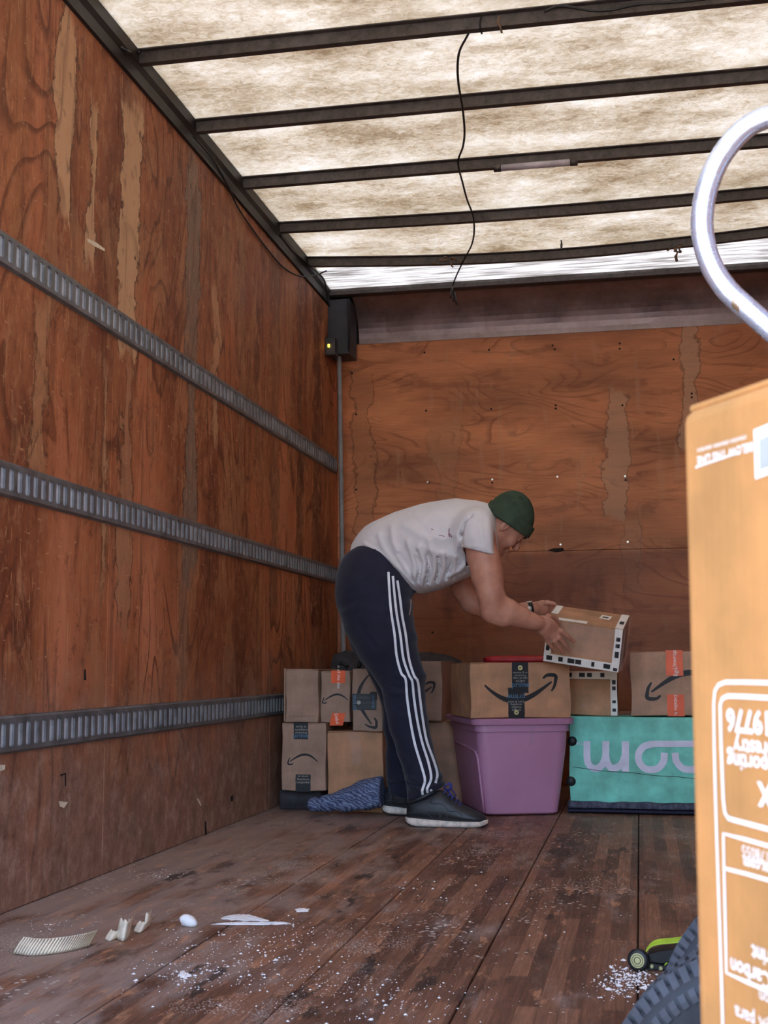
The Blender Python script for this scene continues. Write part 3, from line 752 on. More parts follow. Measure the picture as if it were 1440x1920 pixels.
# ------------------------------------------------------------------ teal carton on a quilted pad
YG = 5.68
a = at(1071, 1342, 1, YG); zgb = float(at(1080, 1508, 1, YG)[2]); b = at(1068, 1500, 1, YG)
gw, gd, gh = .98, .22, float(a[2])-zgb
T_ = carton((b[0]+.003, YG, zgb), gw, gd, gh, 'long teal cardboard carton with pale upside-down lettering, on a quilted blanket', 'teal', flaps=False)
def gp(px, py):
    q = at(px, py, 1, YG); return (q[0]-T_.location[0], q[2]-T_.location[2])
def c3(x, y): return (800+x/2.769, 1100+y/2.769)
SK = [0]
def stroke(pts, wpx, n=6, smoothp=True):
    SK[0] += 1
    P = [gp(*c3(x, y)) for x, y in pts]
    if smoothp: P = [tuple(p) for p in catmull(P, n)]
    return ribbon(P, [wpx/2.769*5.66/FPX]*len(P), -.0022-.0004*(SK[0] % 6))
parts = [stroke([(832,802),(832,880)], 34, 2), stroke([(832,878),(838,915),(860,940),(890,942),(915,918),(930,878)], 34), stroke([(930,802),(930,880)], 34, 2),
         stroke([(930,878),(938,915),(962,942),(995,935),(1015,915),(1030,878)], 34), stroke([(1032,802),(1032,960)], 36, 2)]
mk('printed_letter', *joinvf(parts), 'teal_ink', T_)
mk('printed_letter', *joinvf([stroke([(1520,816),(1170,816)], 32, 2), stroke([(1172,816),(1125,832),(1100,870),(1104,910),(1130,942),(1168,950),(1205,940),(1230,905),(1234,862)], 34)]), 'teal_ink', T_)
mk('printed_letter', *joinvf([stroke([(1290,862),(1296,905),(1325,940),(1365,950),(1410,940),(1440,905),(1446,862),(1430,830),(1400,816)], 34)]), 'teal_ink', T_)
mk('printed_letter', *joinvf([stroke([(1560,802),(1560,880),(1590,940),(1640,915),(1660,880),(1690,940),(1740,915),(1760,802)], 34)]), 'teal_ink', T_)
q = gp(*c3(787, 812)); printed(T_, 'printed_text', text_vf('TM', .022), 'teal_ink', PI/2*0+PI, q[0]+.006, q[1], -.004)
for p in ((748, 802), (742, 1010)):
    q = gp(*c3(*p)); v, f = revolve([(0, -.004), (.020, -.004), (.021, -.001), (.021, .0)], (.001, .03, q[1]), (-1, 0, 0), (0, 1, 0), (0, 0, 1), 18)
    v, f = revolve([(0, -.008), (.018, -.008), (.021, -.003)], (q[0]+.006, 0, q[1]), (0, 1, 0), (1, 0, 0), (0, 0, 1), 18); mk('handle_hole', v, f, 'black', T_, True)
V = [gp(*c3(x, y)) for x, y in ((850,905),(1040,915),(1010,950),(870,945))]; mk('clear_tape', [(x, -.0065, z) for x, z in V], [(0,1,2,3)], 'clear', T_)
v, f = ribbon([gp(*c3(*p)) for p in ((760,935),(900,955),(1060,965),(1200,982),(1290,985),(1400,998))], [.0022]*6, -.0042); mk('crease_line', v, f, MT['wire'], T_)
tag(T_.children[-1], 'dark crease line')
# second hidden support behind the teal carton
K_ = carton((b[0]+.05, YG+gd+.02, 0.001), .9, .42, float(a[2])-.004, 'plain brown box hidden behind the teal carton', 'card_grey')
# quilted pad
pd = empty('moving_blanket', (b[0]-.005, YG-.05, 0), 'grey blue quilted moving blanket folded under the teal carton', 'blanket')
def padlayer(name, mat, x0, x1, y0, y1, z0, z1, amp, nx=90, lip=0.0):
    rings = []
    for i in range(nx+1):
        x = x0+(x1-x0)*i/nx; dz = amp*math.sin(x*26)*.5+amp*.5*math.sin(x*57+1); dy = .006*math.sin(x*12)
        rings.append([(x, y0+dy, z0+.006), (x, y0-.010+dy, (z0+z1)/2), (x, y0+dy, z1+lip*.8+dz), (x, y0+.022, z1+lip+dz*.5), (x, y0+.040, z1), (x, y1, z1), (x, y1, z0), (x, y0+.02, z0)])
    V, F = ringloft(rings); return fixn(mk(name, V, F, mat, pd, True))
N = NT('quilt', .95); wv = N.n('ShaderNodeTexWave'); wv.inputs['Scale'].default_value = 14; wv.inputs['Distortion'].default_value = 4; N.l(N.map(), wv.inputs[0])
N.bump(wv.outputs[1], .8, .01); MT['quilt'] = N.col(N.ramp(N.noise(N.map(), 30, 4), [(.3, (66, 66, 84)), (.7, (104, 106, 126))]))
padlayer('binding', 'navycloth', 0, 1.02, 0, .26, .001, .018, 0)
padlayer('quilted_layer', 'quilt', .0, 1.02, .004, .26, .018, zgb-.002, .006, lip=.018)

# orange-tape carton on the teal one
x0 = at(1181, 1222, 1, 5.70); zt = float(x0[2]); z0 = float(a[2])+.001
O_ = carton((x0[0], 5.70, z0), .44, .36, zt-z0, 'brown box with curved arrow and orange tape on the teal carton', 'card')
wO, hO = .44, zt-z0
qa = at(1211, 1290, 1, 5.70)[0]-x0[0]; smark(O_, .33, PI, qa+.165, hO*.50)
q0 = at(1248, 1222, 1, 5.70)[0]-x0[0]; q1 = at(1280, 1222, 1, 5.70)[0]-x0[0]
tape_strip(O_, q0, q1, hO*.62, hO+.006, 'tape_orange'); tape_strip(O_, q0, q1, -.002, hO*.33, 'tape_orange')
printed(O_, 'printed_text', text_vf('Unwrap', .026), 'white_ink', PI/2, (q0+q1)/2, hO*.87, -.0034); printed(O_, 'printed_text', text_vf('lign', .028), 'white_ink', PI/2, (q0+q1)/2+.004, hO*.68, -.0034)
printed(O_, 'printed_text', text_vf('Déballez la', .020), 'white_ink', -PI/2, (q0+q1)/2, hO*.17, -.0034)

# ------------------------------------------------------------------ taped white-strip boxes
def addr_strip(par, x0, x1, z0, z1, y, horiz, name='white_tape'):
    tape_strip(par, x0, x1, z0, z1, 'white_ink', y, name)
    V, F = [], []
    Lh = (x1-x0) if horiz else (z1-z0); n = max(2, int(Lh/.045))
    for k in range(n):
        s = (k+.2)/n*Lh
        s += random.uniform(-.008, .008); e_ = random.uniform(.012, .030); e_ = min(e_, Lh-s-.002) if s+e_ > Lh else e_
        if k % 4 == 3: s -= .012
        if horiz: V += [(x0+s, y-.002, z0+(z1-z0)*.25), (x0+s+e_, y-.002, z0+(z1-z0)*.25), (x0+s+e_, y-.002, z0+(z1-z0)*.8), (x0+s, y-.002, z0+(z1-z0)*.8)]
        else: V += [(x0+(x1-x0)*.25, y-.002, z0+s), (x0+(x1-x0)*.8, y-.002, z0+s), (x0+(x1-x0)*.8, y-.002, z0+s+e_), (x0+(x1-x0)*.25, y-.002, z0+s+e_)]
        F.append((4*k, 4*k+1, 4*k+2, 4*k+3))
    o = mk('printed_block', V, F, 'ink', par); tag(o, kind='stuff')
wJ = .27
br_ = at(1158, 1336, 1, 5.76); hJ = float(at(1160, 1258, 1, 5.76)[2])-z0
J_ = carton((br_[0]-wJ, 5.76, z0), wJ, .28, hJ, 'brown box with white strip tape standing on the teal carton', 'card_warm', rot=(0, math.radians(.6), 0), flaps=True)
addr_strip(J_, wJ-.03, wJ-.001, 0, hJ, -.0025, False); addr_strip(J_, 0.0, wJ-.03, hJ-.034, hJ, -.0025, True)
V = [(wJ*.40,-.004,hJ*.24),(wJ*.47,-.004,hJ*.28),(wJ*.5,-.004,hJ*.2),(wJ*.42,-.004,hJ*.17)]; mk('clear_tape', V, [(0,1,2,3)], 'clear', J_)
YH = 5.40; wI, dI, hI = .318, .235, .185
tl = at(1022, 1158, 1, YH-.03)
tr_ = at(1161, 1180, 1, YH-.03)
I_ = empty('cardboard_box', (0, 0, 0), 'brown box with white strip tape, tilted in the man\'s hands', 'box')
rotI = Matrix.Rotation(math.radians(9), 3, 'Y') @ Matrix.Rotation(math.radians(-4), 3, 'Z') @ Matrix.Rotation(math.radians(17), 3, 'X')
tlc = Vector(at(1026, 1160, 1, YH-.05)); orig = tlc - rotI @ Vector((0, 0, hI))
I_.matrix_world = Matrix.Translation(orig) @ rotI.to_4x4()
boxo('carton_body', (0, 0, 0), (wI, dI, hI-.004), 'card_warm', I_, .005, 2)
boxo('top_flap', (0.001, 0.001, hI-.004), (wI-.001, dI/2-.001, hI), 'card_warm', I_, .001, 1); boxo('top_flap', (0.001, dI/2+.001, hI-.004), (wI-.001, dI-.001, hI), 'card_warm', I_, .001, 1)
addr_strip(I_, wI-.032, wI-.001, 0, hI, -.0025, False); addr_strip(I_, 0, wI-.032, 0.0, .036, -.0025, True); addr_strip(I_, 0, .028, .036, hI*.9, -.0025, False)
def topq(x0, x1, y0, y1, mat, name, z=.0012, ang=0):
    cx, cy = (x0+x1)/2, (y0+y1)/2; c, s = math.cos(ang), math.sin(ang)
    V = [(cx+(x-cx)*c-(y-cy)*s, cy+(x-cx)*s+(y-cy)*c, hI+z) for x, y in ((x0,y0),(x1,y0),(x1,y1),(x0,y1))]; return mk(name, V, [(0,1,2,3)], mat, I_)
topq(wI*.64, wI*.78, dI*.50, dI*.76, 'white_ink', 'paper_label', ang=-.1); topq(wI*.67, wI*.75, dI*.58, dI*.66, 'ink', 'printed_block', .002, -.1)
topq(wI-.034, wI-.001, 0, dI, 'white_ink', 'white_tape'); topq(wI-.026, wI-.008, dI*.3, dI*.5, 'ink', 'printed_block', .002)
topq(wI*.14, wI*.52, .002, dI*.17, 'white_ink', 'paper_label', .0016, .02)
topq(0, .03, dI*.4, dI, 'white_ink', 'white_tape')
mk('clear_tape', [(wI*.1,-.0045,hI*.98),(wI*.95,-.0045,hI*.98),(wI*.95,-.0045,hI*.25),(wI*.1,-.0045,hI*.25)], [(0,1,2,3)], 'clear', I_)
boxo('plastic_wrap', (wI+.001, .01, .004), (wI+.010, dI-.02, hI-.006), 'clear', I_, .003)
#PART2

# dark bag behind the stacks
def lumpy(name, rings, mat, label, cat, parent=None):
    V, F = ringloft(rings); o = fixn(mk(name, V, F, mat, parent, True)); 
    if label: tag(o, label, cat)
    return o
bagE = empty('duffel_bag', (float(at(600, 1240, 1, 6.44)[0])+.06, 6.44, 0), 'dark grey soft bag slumped behind the left stack and the leaning man', 'bag')
x0b = 0.0; x1b = float(at(862, 1240, 1, 6.44)[0])-bagE.location[0]
tops = [(600,1262),(612,1226),(640,1219),(690,1222),(740,1224),(800,1222),(835,1228),(860,1238)]
rings = []
for i, (px, py) in enumerate(tops):
    q = at(px, py, 1, 6.44); x = max(0, q[0]-bagE.location[0]); zt = q[2]
    rings.append([(x, .0, .003), (x, -.02, zt*.5), (x, .0, zt-.05), (x, .05, zt-.006), (x, .10, zt), (x, .17, zt-.03), (x, .20, zt*.5), (x, .19, .003)])
V, F = ringloft(rings); fixn(mk('bag_body', V, F, 'darkcloth', bagE, True))
for (pts) in ([(632,1254),(640,1242),(652,1250)], [(672,1252),(678,1236),(682,1226)]):
    tube('strap', catmull([np.array(at(a, b, 1, 6.42))-np.array(bagE.location) for a, b in pts], 4), .010, 'black', bagE, 6)

# ================================================================== IMPLICIT SURFACES (for soft and organic shapes)
class Field:
    def __init__(s, lo, hi, h):
        s.h = h; s.lo = np.array(lo, float); n = np.ceil((np.array(hi)-s.lo)/h).astype(int)+1; s.n = n
        s.D = np.full(n, 1.0, np.float32)
        s.ax = [s.lo[i]+h*np.arange(n[i]) for i in range(3)]
    def sub(s, lo, hi):
        a = np.clip(np.floor((np.array(lo)-s.lo)/s.h).astype(int), 0, s.n); b = np.clip(np.ceil((np.array(hi)-s.lo)/s.h).astype(int)+1, 0, s.n)
        sl = tuple(slice(a[i], b[i]) for i in range(3))
        g = np.meshgrid(*[s.ax[i][a[i]:b[i]] for i in range(3)], indexing='ij', sparse=True)
        return sl, g
    def put(s, sl, d, k, op='u'):
        A = s.D[sl]
        if op == 'u':
            if k > 0:
                h = np.clip(.5+.5*(A-d)/k, 0, 1); s.D[sl] = A*(1-h)+d*h-k*h*(1-h)
            else: s.D[sl] = np.minimum(A, d)
        else:
            d = -d
            if k > 0:
                h = np.clip(.5-.5*(A-d)/k, 0, 1); s.D[sl] = A*(1-h)+d*h+k*h*(1-h)
            else: s.D[sl] = np.maximum(A, d)
    def cone(s, a, b, ra, rb, k=.02, sy=1.0, op='u'):
        """tapered capsule; sy scales the Y radius"""
        a, b = np.array(a, float), np.array(b, float); r = max(ra, rb)*max(1, sy)+k+.03
        sl, (X, Y, Z) = s.sub(np.minimum(a, b)-r, np.maximum(a, b)+r)
        a2, b2 = a.copy(), b.copy(); 
        ab = b2-a2; L2 = ab@ab+1e-12
        ab_ = ab.copy(); ab_[1] /= sy; L2 = ab_@ab_+1e-12
        px, py, pz = X-a[0], (Y-a[1])/sy, Z-a[2]
        t = np.clip((px*ab_[0]+py*ab_[1]+pz*ab_[2])/L2, 0, 1)
        d = np.sqrt((px-t*ab_[0])**2+(py-t*ab_[1])**2+(pz-t*ab_[2])**2)-(ra+(rb-ra)*t)
        s.put(sl, d.astype(np.float32), k, op)
    def chain(s, pts, k=.02, sy=1.0):
        for p, q in zip(pts[:-1], pts[1:]): s.cone(p[0], q[0], p[1], q[1], k, sy)
    def ell(s, c, r, R=None, k=.02, op='u'):
        c, r = np.array(c, float), np.array(r, float); R = np.eye(3) if R is None else np.array(R)   # rows of R = local axes
        m = r.max()+k+.03; sl, (X, Y, Z) = s.sub(c-m, c+m)
        x, y, z = X-c[0], Y-c[1], Z-c[2]
        l = [x*R[i][0]+y*R[i][1]+z*R[i][2] for i in range(3)]
        k0 = np.sqrt((l[0]/r[0])**2+(l[1]/r[1])**2+(l[2]/r[2])**2)
        k1 = np.sqrt((l[0]/r[0]**2)**2+(l[1]/r[1]**2)**2+(l[2]/r[2]**2)**2)+1e-6
        s.put(sl, (k0*(k0-1)/k1).astype(np.float32), k, op)
    def cut(s, p, n, k=.0, lo=None, hi=None):
        """keep the side where (x-p).n < 0"""
        n = np.array(n, float); n /= np.linalg.norm(n)
        sl, (X, Y, Z) = s.sub(lo if lo is not None else s.lo, hi if hi is not None else s.lo+s.h*s.n)
        d = (X-p[0])*n[0]+(Y-p[1])*n[1]+(Z-p[2])*n[2]+0*s.D[sl]
        s.put(sl, (-d).astype(np.float32), k, 's')
    def fold(s, path, amp, wid, y0, y1):
        """raise (amp>0) or press in the cloth along an XZ path, for y0<y<y1"""
        P = np.array([(p[0], p[2]) for p in path]); m = wid*3
        sl, (X, Y, Z) = s.sub((P[:, 0].min()-m, y0, P[:, 1].min()-m), (P[:, 0].max()+m, y1, P[:, 1].max()+m))
        best = None
        for i in range(len(P)-1):
            a, ab = P[i], P[i+1]-P[i]; t = np.clip(((X-a[0])*ab[0]+(Z-a[1])*ab[1])/(ab@ab+1e-9), 0, 1)
            d = (X-a[0]-t*ab[0])**2+(Z-a[1]-t*ab[1])**2; best = d if best is None else np.minimum(best, d)
        L_ = len(P); s.D[sl] -= (amp*np.exp(-best/wid**2)).astype(np.float32)
    def shell(s, t): s.D = np.maximum(s.D, -(s.D+t))
    def mesh(s, name, mat, parent=None, iters=1):
        D = s.D; D[0] = D[-1] = 1; D[:, 0] = D[:, -1] = 1; D[:, :, 0] = D[:, :, -1] = 1
        S = D < 0; n = np.array(D.shape)-1
        cnt = np.zeros(n, np.int8)
        for i in (0, 1):
            for j in (0, 1):
                for k in (0, 1): cnt += S[i:i+n[0], j:j+n[1], k:k+n[2]]
        act = np.argwhere((cnt > 0) & (cnt < 8)); idx = np.full(n, -1, np.int32); idx[tuple(act.T)] = np.arange(len(act))
        acc = np.zeros((len(act), 3)); wgt = np.zeros(len(act))
        corners = [(i, j, k) for i in (0, 1) for j in (0, 1) for k in (0, 1)]
        vals = {c: D[act[:, 0]+c[0], act[:, 1]+c[1], act[:, 2]+c[2]].astype(float) for c in corners}
        for c in corners:
            for ax in range(3):
                if c[ax] == 0:
                    e = list(c); e[ax] = 1; e = tuple(e); va, vb = vals[c], vals[e]; m = (va < 0) != (vb < 0)
                    t = np.where(m, va/np.where(m, va-vb, 1), 0)
                    pt = np.tile(np.array(c, float), (len(act), 1)); pt[:, ax] += t
                    acc[m] += pt[m]; wgt[m] += 1
        V = (act+acc/wgt[:, None])*s.h+s.lo
        F = []
        for ax in range(3):
            o1, o2 = [(1, 2), (2, 0), (0, 1)][ax]
            sl = [slice(1, n[0]), slice(1, n[1]), slice(1, n[2])]; sl[ax] = slice(0, n[ax]); sh = list(sl); sh[ax] = slice(1, n[ax]+1)
            A, B = S[tuple(sl)], S[tuple(sh)]
            e = np.argwhere(A != B); 
            off = np.array([1, 1, 1]); off[ax] = 0; e = e+off
            inside = S[tuple(e.T)]
            u = np.zeros(3, int); v = np.zeros(3, int); u[o1] = 1; v[o2] = 1
            q = [idx[tuple((e-u-v).T)], idx[tuple((e-v).T)], idx[tuple(e.T)], idx[tuple((e-u).T)]]
            Q = np.stack(q, 1); Q[~inside] = Q[~inside][:, ::-1]; F.append(Q)
        F = np.concatenate(F)
        for _ in range(iters):
            ac = np.zeros_like(V); ct = np.zeros(len(V))
            for a, b in ((0, 1), (1, 2), (2, 3), (3, 0)):
                np.add.at(ac, F[:, a], V[F[:, b]]); np.add.at(ct, F[:, a], 1); np.add.at(ac, F[:, b], V[F[:, a]]); np.add.at(ct, F[:, b], 1)
            V = V*.5+.5*ac/ct[:, None]
        me = bpy.data.meshes.new(name); me.vertices.add(len(V)); me.vertices.foreach_set('co', V.astype(np.float32).ravel())
        me.loops.add(F.size); me.loops.foreach_set('vertex_index', F.astype(np.int32).ravel())
        me.polygons.add(len(F)); me.polygons.foreach_set('loop_start', np.arange(0, F.size, 4, dtype=np.int32))
        try: me.polygons.foreach_set('loop_total', np.full(len(F), 4, np.int32))
        except Exception: pass
        me.polygons.foreach_set('use_smooth', np.ones(len(F), bool)); me.update(calc_edges=True); me.validate()
        me.materials.append(MT[mat] if isinstance(mat, str) else mat)
        o = bpy.data.objects.new(name, me); COL.objects.link(o)
        if parent: o.parent = parent; o.matrix_parent_inverse = Matrix.Translation(-Vector(parent.location))
        return o

# ================================================================== THE MAN
def P(u, v, y): return at(500+u/2.4, 880+v/2.4, 1, y)
def skin_mat():
    N = NT('skin', .5, 0, .4); n = N.noise(N.map(), 14, 5, .6); c = N.ramp(n, [(.3, (172, 112, 92)), (.55, (196, 138, 114)), (.75, (206, 152, 128))])
    N.b.inputs['Subsurface Weight'].default_value = .08; N.b.inputs['Subsurface Radius'].default_value = (.02, .008, .004)
    N.bump(N.noise(N.map(), 90, 4), .12, .002); return N.col(c)
MT['skin'] = skin_mat()
def cloth(name, c, fine=260, var=.06, b=.15):
    N = NT(name, .9, 0, .15); N.b.inputs['Sheen Weight'].default_value = .15
    n = N.noise(N.map(), 9, 5, .6); d = tuple(int(x*(1-var)) for x in c); l = tuple(min(255, int(x*(1+var))) for x in c)
    N.bump(N.math('ADD', N.noise(N.map(), 16, 4, .6), N.math('MULTIPLY', N.noise(N.map(), fine, 2), .15)), b, .012)
    return N.col(N.ramp(n, [(.3, d), (.7, l)]))
MT['tee'] = cloth('white_tee', (222, 215, 216), 200, .03, .35); MT['trouser'] = cloth('navy_trouser', (40, 40, 56), 200, .12, .22); MT['stripe'] = cloth('white_stripe', (236, 238, 246), 200, .02, .1)
def knit():
    N = NT('green_knit', .95, 0, .1); X, Y, Z = N.sep(N.tc.outputs['Object'])
    w_ = N.n('ShaderNodeTexWave'); w_.inputs['Scale'].default_value = 60; w_.bands_direction = 'X'; N.l(N.map((1, 0, -.55)), w_.inputs[0])
    N.bump(w_.outputs[1], .35, .003); return N.col(N.ramp(N.noise(N.map(), 30, 4), [(.3, (54, 66, 54)), (.7, (72, 86, 70))]))
MT['knit'] = knit()
MT['shoe'] = simple('black_leather', (34, 35, 40), .45, 0, .15, 30, .15); MT['sole'] = simple('worn_white_sole', (216, 204, 194), .7, 0, .14, 40, .1)
MT['lace'] = simple('blue_lace', (60, 66, 150), .8); MT['hair'] = simple('dark_hair', (46, 32, 28), .8, 0, .3, 90, .5)
MT['lip'] = simple('lip', (140, 78, 68), .5); MT['eye'] = simple('dark_eye', (30, 20, 18), .3); MT['paint'] = simple('paint_mark', (150, 110, 128), .8)

YM = 5.27
man = empty('person', (float(P(700, 1600, 5.1)[0]), YM, 0), 'man in white t-shirt, striped navy trousers and green beanie, bending to set down a box', 'person')
def par(o): o.parent = man; o.matrix_parent_inverse = Matrix.Translation(-Vector(man.location)); return o

# ---- body
YN, YR = 5.06, 5.48          # near and far shoulder
HYC = 5.25
ear = P(1062, 244, HYC)
U = np.array([.80, 0, .60]); Fd = np.array([.60, .38, -.80]); U /= np.linalg.norm(U); Fd -= U*(Fd@U); Fd /= np.linalg.norm(Fd); Sd = np.cross(Fd, U)
def hd(f, s_, u): return ear + Fd*f + Sd*s_ + U*u      # head frame: forward, side, up (from the ear centre)
HR = [Fd, Sd, U]
Fb = Field((.35, 4.90, -.005), (1.62, 5.70, 1.34), .0042)
# torso and legs inside the clothes
Fb.chain([(P(470, 560, YM), .12), (P(560, 380, YM), .115), (P(760, 330, YM), .135), (P(900, 300, YM), .12)], .05, 1.12)
Fb.chain([(P(940, 275, YM), .085), (P(985, 262, YM), .068), (P(1040, 262, HYC), .060)], .04)
Fb.cone(P(930, 300, YM-.13), P(930, 300, YM+.13), .062, .062, .05)
for yl, pts in ((5.17, [(500, 600, .10), (610, 950, .058), (655, 1200, .050), (712, 1440, .036), (712, 1500, .036)]), (5.41, [(490, 620, .10), (596, 960, .055), (604, 1200, .042), (606, 1400, .034), (606, 1470, .034)])):
    yy = [yl-.01, yl, yl, yl+(-.03 if yl < 5.3 else .005), yl+(-.035 if yl < 5.3 else .005)]
    Fb.chain([(P(u, v, y), r) for (u, v, r), y in zip(pts, yy)], .03)
# near arm
nA = [(P(955, 300, YN+.02), .066), (P(975, 400, YN), .062), (P(992, 490, YN-.005), .058), (P(1010, 565, YN-.01), .052), (P(1022, 612, YN), .050), (P(1080, 640, YN+.02), .050), (P(1140, 664, YN+.045), .041), (P(1190, 684, YN+.065), .031), (P(1222, 692, YN+.08), .029)]
Fb.chain(nA, .022)
Fb.ell(P(1004, 470, YN-.01), (.045, .05, .085), None, .03); Fb.cone(P(1008, 655, YN), P(1060, 668, YN+.01), .034, .036, .02)
# near hand: palm, four fingers over the front of the box, thumb on top
Hn = YN+.10
Fb.cone(P(1232, 694, Hn), P(1262, 705, Hn+.02), .030, .032, .02, .62)
Fb.cone(P(1240, 714, Hn), P(1272, 738, Hn+.03), .026, .026, .02, .62)
Fb.cone(P(1255, 690, Hn), P(1290, 708, Hn+.03), .026, .020, .02, .62)
def finger(F_, pts, r0, r1, k=.006):
    n = len(pts)-1; F_.chain([(p, r0+(r1-r0)*i/n) for i, p in enumerate(pts)], k)
    F_.ell(pts[1], (r0*1.06,)*3, None, .004)
TY = Hn+.085
finger(Fb, [P(1290, 700, Hn+.025), P(1324, 728, Hn+.04), P(1354, 752, Hn+.06), P(1384, 776, TY)], .0102, .0072)
finger(Fb, [P(1284, 720, Hn+.02), P(1314, 756, Hn+.035), P(1342, 790, Hn+.058), P(1362, 816, TY)], .0106, .0074)
finger(Fb, [P(1270, 738, Hn+.02), P(1294, 772, Hn+.04), P(1318, 802, Hn+.062), P(1334, 824, TY)], .0100, .0070)
finger(Fb, [P(1250, 748, Hn+.015), P(1266, 778, Hn+.04), P(1282, 802, Hn+.06), P(1292, 820, TY)], .0088, .0062)
finger(Fb, [P(1244, 682, Hn+.02), P(1268, 664, Hn+.05), P(1294, 668, Hn+.085), P(1318, 690, Hn+.11)], .0130, .0088)
# far arm
fA = [(P(905, 330, YR-.02), .064), (P(880, 440, YR), .056), (P(885, 530, YR+.01), .053), (P(925, 600, YR+.02), .047), (P(1000, 635, YR+.03), .042), (P(1090, 640, YR+.06), .037), (P(1165, 632, YR+.09), .028), (P(1205, 626, YR+.10), .026)]
Fb.chain(fA, .022)
Hf = YR+.11
Fb.cone(P(1215, 622, Hf), P(1242, 616, Hf+.01), .026, .028, .015, .6); Fb.cone(P(1222, 632, Hf), P(1248, 634, Hf+.01), .022, .022, .015, .6)
finger(Fb, [P(1240, 604, Hf), P(1262, 599, Hf-.01), P(1282, 602, Hf-.015), P(1300, 608, Hf-.02)], .0105, .0078)
for i, (u0, v0) in enumerate(((1256, 612), (1260, 624), (1256, 637), (1248, 648))):
    finger(Fb, [P(u0, v0, Hf+.01), P(u0+26, v0+4, Hf+.03), P(u0+44, v0+12, Hf+.045), P(u0+58, v0+20, Hf+.04)], .0098-.0006*i, .0070)
# head
Fb.ell(hd(-.004, 0, .046), (.090, .075, .082), HR, .01)                     # cranium
Fb.ell(hd(.052, 0, -.010), (.048, .062, .070), HR, .03)                    # mid face
Fb.cone(hd(.015, .046, -.035), hd(.078, .014, -.088), .026, .020, .03); Fb.cone(hd(.015, -.046, -.035), hd(.078, -.014, -.088), .026, .020, .03)
Fb.ell(hd(.086, 0, -.092), (.020, .022, .018), HR, .02)                    # chin
Fb.cone(hd(.086, -.03, .034), hd(.086, .03, .034), .014, .014, .012)        # brow
for s_ in (-1, 1):
    Fb.ell(hd(.102, .033*s_, .014), (.014, .017, .011), HR, .008, 's')       # eye socket
    Fb.ell(hd(.086, .032*s_, .012), (.013, .015, .010), HR, .004)            # lid
    Fb.ell(hd(.070, .050*s_, -.022), (.022, .018, .022), HR, .02)            # cheek
    Fb.ell(hd(-.004, .078*s_, .004), (.018, .008, .030), HR, .008)           # ear
    Fb.ell(hd(.002, .086*s_, .006), (.009, .006, .016), HR, .004, 's')
Fb.cone(hd(.098, 0, .020), hd(.120, 0, -.020), .0085, .0135, .008)           # nose
Fb.ell(hd(.112, .011, -.026), (.010, .007, .008), HR, .005); Fb.ell(hd(.112, -.011, -.026), (.010, .007, .008), HR, .005)
Fb.cone(hd(.100, -.014, -.050), hd(.100, .014, -.050), .0075, .0075, .006); Fb.cone(hd(.097, -.013, -.062), hd(.097, .013, -.062), .0078, .0078, .006)
body = Fb.mesh('body', 'skin', man, 2); del Fb
# eyes, brows, stubbly hairline
def ball(name, c, r, mat, R=None, parent=None):
    bm = bmesh.new(); bmesh.ops.create_uvsphere(bm, u_segments=14, v_segments=10, radius=1)
    R = R or HR
    vs = [tuple(np.array(c)+R[0]*v.co.x*r[0]+R[1]*v.co.y*r[1]+R[2]*v.co.z*r[2]) for v in bm.verts]; fs = [tuple(v.index for v in f.verts) for f in bm.faces]; bm.free()
    return par(fixn(mk(name, vs, fs, mat, None, True)))
for s_ in (-1, 1):
    ball('eye', hd(.0945, .032*s_, .010), (.006, .011, .0035), 'eye')
    par(tube('eyebrow', [hd(.093, .050*s_, .032), hd(.1015, .034*s_, .037), hd(.1015, .014*s_, .032)], [.003, .0045, .003], 'hair'))
par(tube('mouth', [hd(.106, -.016, -.056), hd(.110, 0, -.056), hd(.106, .016, -.056)], .0022, 'lip'))

# ---- beanie
Fh = Field(ear-.24, ear+.26, .0042)
CN = np.array([.57, 0, .82]); CN /= np.linalg.norm(CN)
c0 = P(1094, 218, HYC)
Fh.ell(c0, (.103, .090, .103), HR, .0); Fh.ell(P(1116, 160, HYC), (.042, .050, .042), None, .06)
lowp = (P(985, 190, HYC)+P(1172, 305, HYC))/2
Fh.cut(lowp+CN*.012, -CN, .0)
Fh.shell(.012)
beanie = Fh.mesh('beanie', 'knit', man, 2)
Fc = Field(ear-.24, ear+.26, .0042)
A1 = np.array([CN[2], 0, -CN[0]]); cC = c0+CN*(float((lowp-c0)@CN)+.022); cC = cC + A1*float((lowp-cC)@A1)
Fc.ell(cC, (.111, .098, .20), [A1, np.array([0, 1., 0]), CN], 0.0)
Fc.cut(lowp, -CN, .006); Fc.cut(lowp+CN*.052, CN, .007); Fc.shell(.013)
cuff = Fc.mesh('cuff', 'knit', None, 2); cuff.parent = beanie; cuff.matrix_parent_inverse = Matrix.Identity(4)

